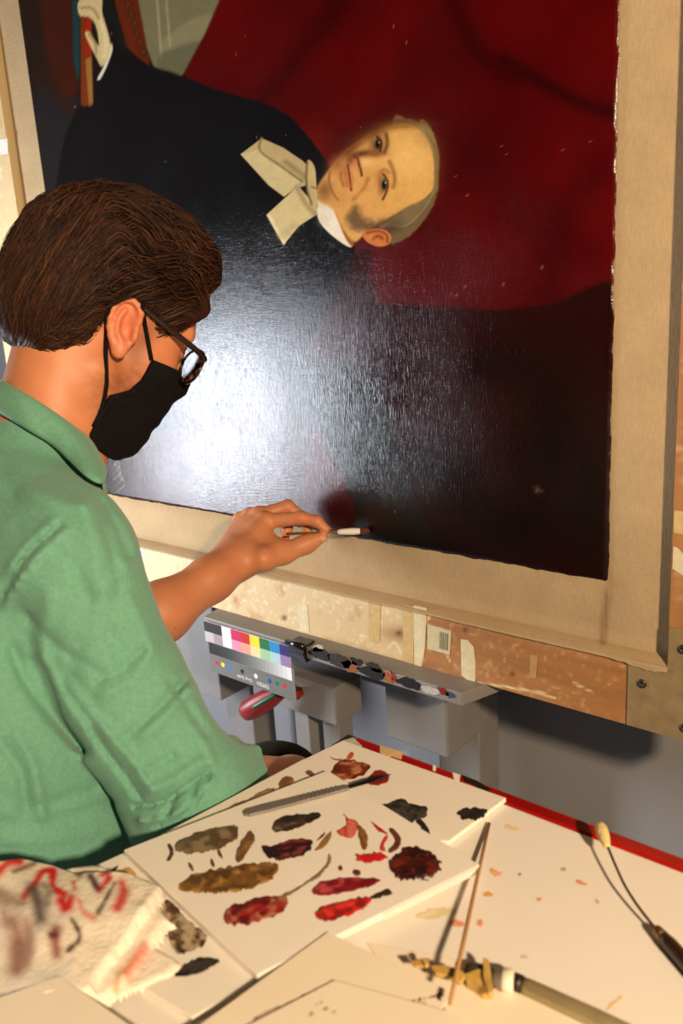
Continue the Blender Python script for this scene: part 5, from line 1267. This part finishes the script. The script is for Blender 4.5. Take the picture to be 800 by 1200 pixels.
# ------------------------------------------------------------------ glasses
m_frame = mat('tortoiseshell', (34, 20, 16), 0.18, var=0.5, vscale=90, coat=0.4); m_glass = mat('lens_glass', (250, 252, 255), 0.0, trans=1.0); m_glass.node_tree.nodes['Principled BSDF'].inputs['IOR'].default_value = 1.06
glasses = empty('glasses', tuple(h2w((0.10, 0, 0.02)))); under(glasses, person); bpy.context.view_layer.update()
GL = Vector(person.location) + glasses.location
def gpart(o): o.parent = glasses; o.location = -GL; return o
GF = 0.106
def rim_loop(s, n=36):
    P = []
    for k in range(n):
        a = 2 * math.pi * k / n; ca, sa = math.cos(a), math.sin(a)
        x = 0.0265 * np.sign(ca) * abs(ca) ** 0.85; z_ = 0.0210 * np.sign(sa) * abs(sa) ** 0.85
        P.append((GF - 0.05 * (abs(s * 0.036 + x) ** 2) * 8 * 0.5 + 0.0, s * 0.036 + x, 0.012 + z_ + (0.0015 if sa > 0.4 else 0)))
    return P
for s in (-1, 1):
    P = rim_loop(s); P.append(P[0]); P.append(P[1])
    gpart(tube('rim', [h2w(p) for p in P], 0.0018, m_frame, None, 8, cap=False))
    L = rim_loop(s); V = [h2w(p) for p in L]; c0 = np.mean(V, 0); n_ = len(V); th = HB[:, 0] * 0.0012
    Vv = [c0 + th * 0.9] + [v_ + th * 0.3 for v_ in V] + [c0 - th * 0.4] + [v_ - th * 0.5 for v_ in V]; Ff = []
    for k in range(n_):
        k2 = (k + 1) % n_; Ff += [(0, 1 + k, 1 + k2), (n_ + 1, n_ + 2 + k2, n_ + 2 + k), (1 + k, n_ + 2 + k, n_ + 2 + k2, 1 + k2)]
    gpart(mesh('lens', Vv, Ff, m_glass, None, True))
    T_ = [(GF - 0.002, s * 0.064, 0.022), (GF - 0.005, s * 0.0705, 0.0235), (0.085, s * 0.0755, 0.0265), (0.05, s * 0.0785, 0.0305), (0.015, s * 0.0795, 0.0350), (-0.008, s * 0.0800, 0.0375), (-0.022, s * 0.0800, 0.036), (-0.030, s * 0.0795, 0.0335)]
    gpart(tube('temple', [h2w(p) for p in spline(T_, 22)], [0.0034] * 18 + [0.0032, 0.003, 0.0028, 0.0018], m_frame, None, 8, 0.62, up=HB[:, 1]))
gpart(tube('bridge', [h2w(p) for p in ((GF, -0.011, 0.012), (GF + 0.004, -0.005, 0.0165), (GF + 0.004, 0.005, 0.0165), (GF, 0.011, 0.012))], 0.0024, m_frame, None, 8))

# ------------------------------------------------------------------ hair
def hair_sdf(P, grow=0.0):
    Q = w2h(P)
    d = el(Q, (-0.014, 0, 0.060), (0.107 + grow, 0.086 + grow, 0.098 + grow))
    d = smin(d, el(Q, (0.030, 0.0, 0.122), (0.052 + grow, 0.062 + grow, 0.036 + grow)), 0.03)
    d = smin(d, el(Q, (0.056, -0.01, 0.114), (0.030 + grow, 0.046 + grow, 0.027 + grow)), 0.025)
    d = smin(d, el(Q, (-0.050, 0, 0.02), (0.066 + grow, 0.074 + grow, 0.076 + grow)), 0.03)
    d = smin(d, el(Q, (-0.068, 0, -0.018), (0.034 + grow, 0.056 + grow, 0.040 + grow)), 0.02)
    for s in (-1, 1):
        d = smin(d, el(Q, (0.040, s * 0.060, 0.072), (0.046 + grow, 0.018 + grow, 0.028 + grow)), 0.02)
        pass
    # face and ear openings
    A = Q.copy(); A[:, 1] = np.abs(A[:, 1])
    d = smax(d, -el(A, (0.112, 0, 0.030), (0.064, 0.090, 0.062)), 0.012)
    d = smax(d, -el(A, (0.008, 0.095, -0.010), (0.050, 0.050, 0.056)), 0.010)
    d = smax(d, -el(A, (0.05, 0.0, -0.09), (0.122, 0.12, 0.094)), 0.010)
    d = smax(d, -(Q[:, 2] + 0.056 + 0.012 * n3(Q * np.array([0.2, 1, 0.1]), 0.012, 71, 2) + 0.16 * (Q[:, 1] + 0.02) * (Q[:, 1] < -0.02)), 0.012)
    return d * HS
def hair_d(P):
    Q = w2h(P); s = np.arctan2(Q[:, 2] - 0.03, Q[:, 0] + 0.02) * 0.1
    d = hair_sdf(P)
    return d + 0.010 * n3(Q * np.array([0.6, 1.6, 1.0]), 0.026, 17, 2) + 0.003 * n3(Q * np.array([0.5, 2, 1]), 0.008, 19, 2)
V, F = surfnet(hair_d, HO - 0.18, HO + np.array([0.18, 0.2, 0.24]), 0.0028)
lab_ = np.arange(len(V))
for _ in range(400):                                    # keep the one connected mass of hair
    m_ = lab_[F].min(1); new = lab_.copy(); np.minimum.at(new, F.ravel(), np.repeat(m_, 4)); new = new[new]
    if (new == lab_).all(): break
    lab_ = new
big = np.bincount(lab_).argmax(); V, F = compact(V, F[(lab_[F] == big).all(1)])
m_hair = mat('brown_hair', attr='Col', rough=0.55, spec=0.22)
hb = np.empty((len(V), 3)); hb[:] = (52, 28, 17); hb *= (1 + 0.6 * n3(w2h(V) * np.array([0.5, 2, 1]), 0.010, 23, 2))[:, None]
hair = mesh('hair', V, F, m_hair, None, True, lin(np.clip(hb, 0, 255))); under(hair, person); hair['label'] = 'short wavy brown hair'
# locks: thin tubes that follow the surface from the parting backwards and down
rng = np.random.default_rng(5)
Qh = w2h(V); sel = rng.choice(len(V), min(9000, len(V)), replace=False); sel = sel[(Qh[sel][:, 2] > -0.09) & ~((Qh[sel][:, 0] > 0.07) & (Qh[sel][:, 2] < 0.088))]
roots = V[sel]; nst = 11
def grad(P):
    e = 0.0015; return np.stack([hair_sdf(P + np.array(a_) * e) - hair_sdf(P - np.array(a_) * e) for a_ in ((1, 0, 0), (0, 1, 0), (0, 0, 1))], 1)
P_ = roots.copy(); path = [P_.copy()]; step = 0.0052 * rng.uniform(0.7, 1.25, len(P_))[:, None]
lift_h = rng.uniform(-0.001, 0.0036, len(P_))
wave = rng.uniform(0, 6.28, len(P_))
for k in range(nst):
    Q = w2h(P_); f = np.zeros_like(Q)
    top = np.clip((Q[:, 2] - 0.05) / 0.06, 0, 1); backk = np.clip((-Q[:, 0] - 0.02) / 0.07, 0, 1)
    cl = 5 * n3(Q, 0.035, 29, 2)
    f[:, 0] = -0.9 + 1.1 * backk - 0.1 * top; f[:, 2] = -0.55 - 0.9 * backk + 0.5 * top; f[:, 1] = np.sign(Q[:, 1]) * 0.25 * top + 0.55 * np.sin(cl * 2 + k * 0.35)
    f[:, 2] += 0.70 * np.sin(cl * 2.3 + 1.7 + k * 0.38)
    D_ = f @ HB.T; N_ = grad(P_); N_ /= np.linalg.norm(N_, axis=1)[:, None]
    D_ -= N_ * (D_ * N_).sum(1)[:, None]; D_ /= np.maximum(np.linalg.norm(D_, axis=1), 1e-6)[:, None]
    P_ = P_ + D_ * step
    tgt = lift_h + (0.0015 + 0.0035 * top) * math.sin(math.pi * (k + 1) / nst) + (0.0018 if k > nst - 3 else 0)
    dd = hair_d(P_); P_ = P_ + N_ * np.clip(tgt - dd, -0.002, 0.002)[:, None]
    path.append(P_.copy())
path = np.stack(path, 1)                                   # strands x points x 3
okst = (np.stack([hair_d(path[:, k]) for k in (0, 3, 6, 9, 11)], 1).max(1) < 0.0075); path = path[okst]
ns, npt = path.shape[:2]
tan = np.gradient(path, axis=1); tan /= np.maximum(np.linalg.norm(tan, axis=2, keepdims=True), 1e-9)
nrm = path - (HO + HB[:, 2] * 0.03); nrm -= tan * (nrm * tan).sum(2, keepdims=True); nrm /= np.linalg.norm(nrm, axis=2, keepdims=True); bi = np.cross(tan, nrm)
rad = (0.00052 * rng.uniform(0.6, 1.4, ns))[:, None] * (np.sin(np.linspace(0.5, math.pi - 0.06, npt)) ** 0.6)[None]
SV = np.stack([path + rad[..., None] * (math.cos(a) * nrm * 0.8 + math.sin(a) * bi * 1.5) for a in (0, 2.1, 4.2)], 2)  # ns,npt,3,3
idx = np.arange(ns * npt * 3).reshape(ns, npt, 3); Fl = []
for k in range(3):
    k2 = (k + 1) % 3; Fl.append(np.stack([idx[:, :-1, k], idx[:, :-1, k2], idx[:, 1:, k2], idx[:, 1:, k]], -1).reshape(-1, 4))
cst = np.array([(52, 30, 19), (70, 41, 25), (40, 23, 16), (86, 53, 32), (58, 33, 21)])[rng.integers(0, 5, ns)] * rng.uniform(0.7, 1.1, ns)[:, None]
CL = np.repeat(cst, npt * 3, 0)
o = mesh('hair_locks', SV.reshape(-1, 3), np.vstack(Fl), m_hair, None, True, lin(np.clip(CL, 0, 255))); o['kind'] = 'stuff'
o.parent = hair; o.location = -person.location - hair.location

# ================================================================== swab held in the left hand
tipw = hy((434, 622), 0.9805); sa, sb2 = hy((334, 627), 0.902), tipw
hs = empty('held_swab', tuple(pinch), 'thin brown stick with a small white cotton tip touching the painting', 'swab')
ax_ = sb2 - pinch
s0 = pinch - _n(ax_) * 0.062
tube('stick', [s0, pinch, pinch + ax_ * .45], 0.0022, mat('brown_stick', (128, 74, 40), 0.45), hs, 8)
wp = [pinch + ax_ * t for t in (.26, .30, .42, .6, .74, .80)]
tube('cotton_tip', wp, [.0022, .0042, .0050, .0056, .0050, .0040], mat('white_cotton', (238, 232, 222), 0.95, bump=0.7, bscale=500, spec=0.1), hs, 14)
tube('brown_tip', [pinch + ax_ * t for t in (.75, .82, .92, 0.985)], [.0044, .0054, .0050, .0016], mat('brown_cotton', (96, 58, 44), 0.95, bump=0.7, bscale=500, spec=0.1), hs, 14)  # brown end of the cotton where it meets the canvas

# ================================================================== stool
stool = empty('stool', (PEL[0], PEL[1] - 0.0, 0), 'round padded stool under the seated person', 'stool')
m_seat = mat('black_vinyl', (28, 27, 27), 0.4); sx, sy = PEL[0], PEL[1]
tube('seat', [(sx, sy, 0.360), (sx, sy, 0.366), (sx, sy, 0.385), (sx, sy, 0.424), (sx, sy, 0.432)], [0.16, 0.175, 0.18, 0.178, 0.16], m_seat, stool, 32, up=(0, 1, 0))
tube('column', [(sx, sy, 0.08), (sx, sy, 0.365)], 0.025, m_stl, stool, 16, up=(0, 1, 0))
for k in range(5):
    a = k * 2 * math.pi / 5; tube('leg', [(sx, sy, 0.09), (sx + .14 * math.cos(a), sy + .14 * math.sin(a), 0.06), (sx + .24 * math.cos(a), sy + .24 * math.sin(a), 0.014)], [0.018, 0.015, 0.013], m_iron, stool, 10)
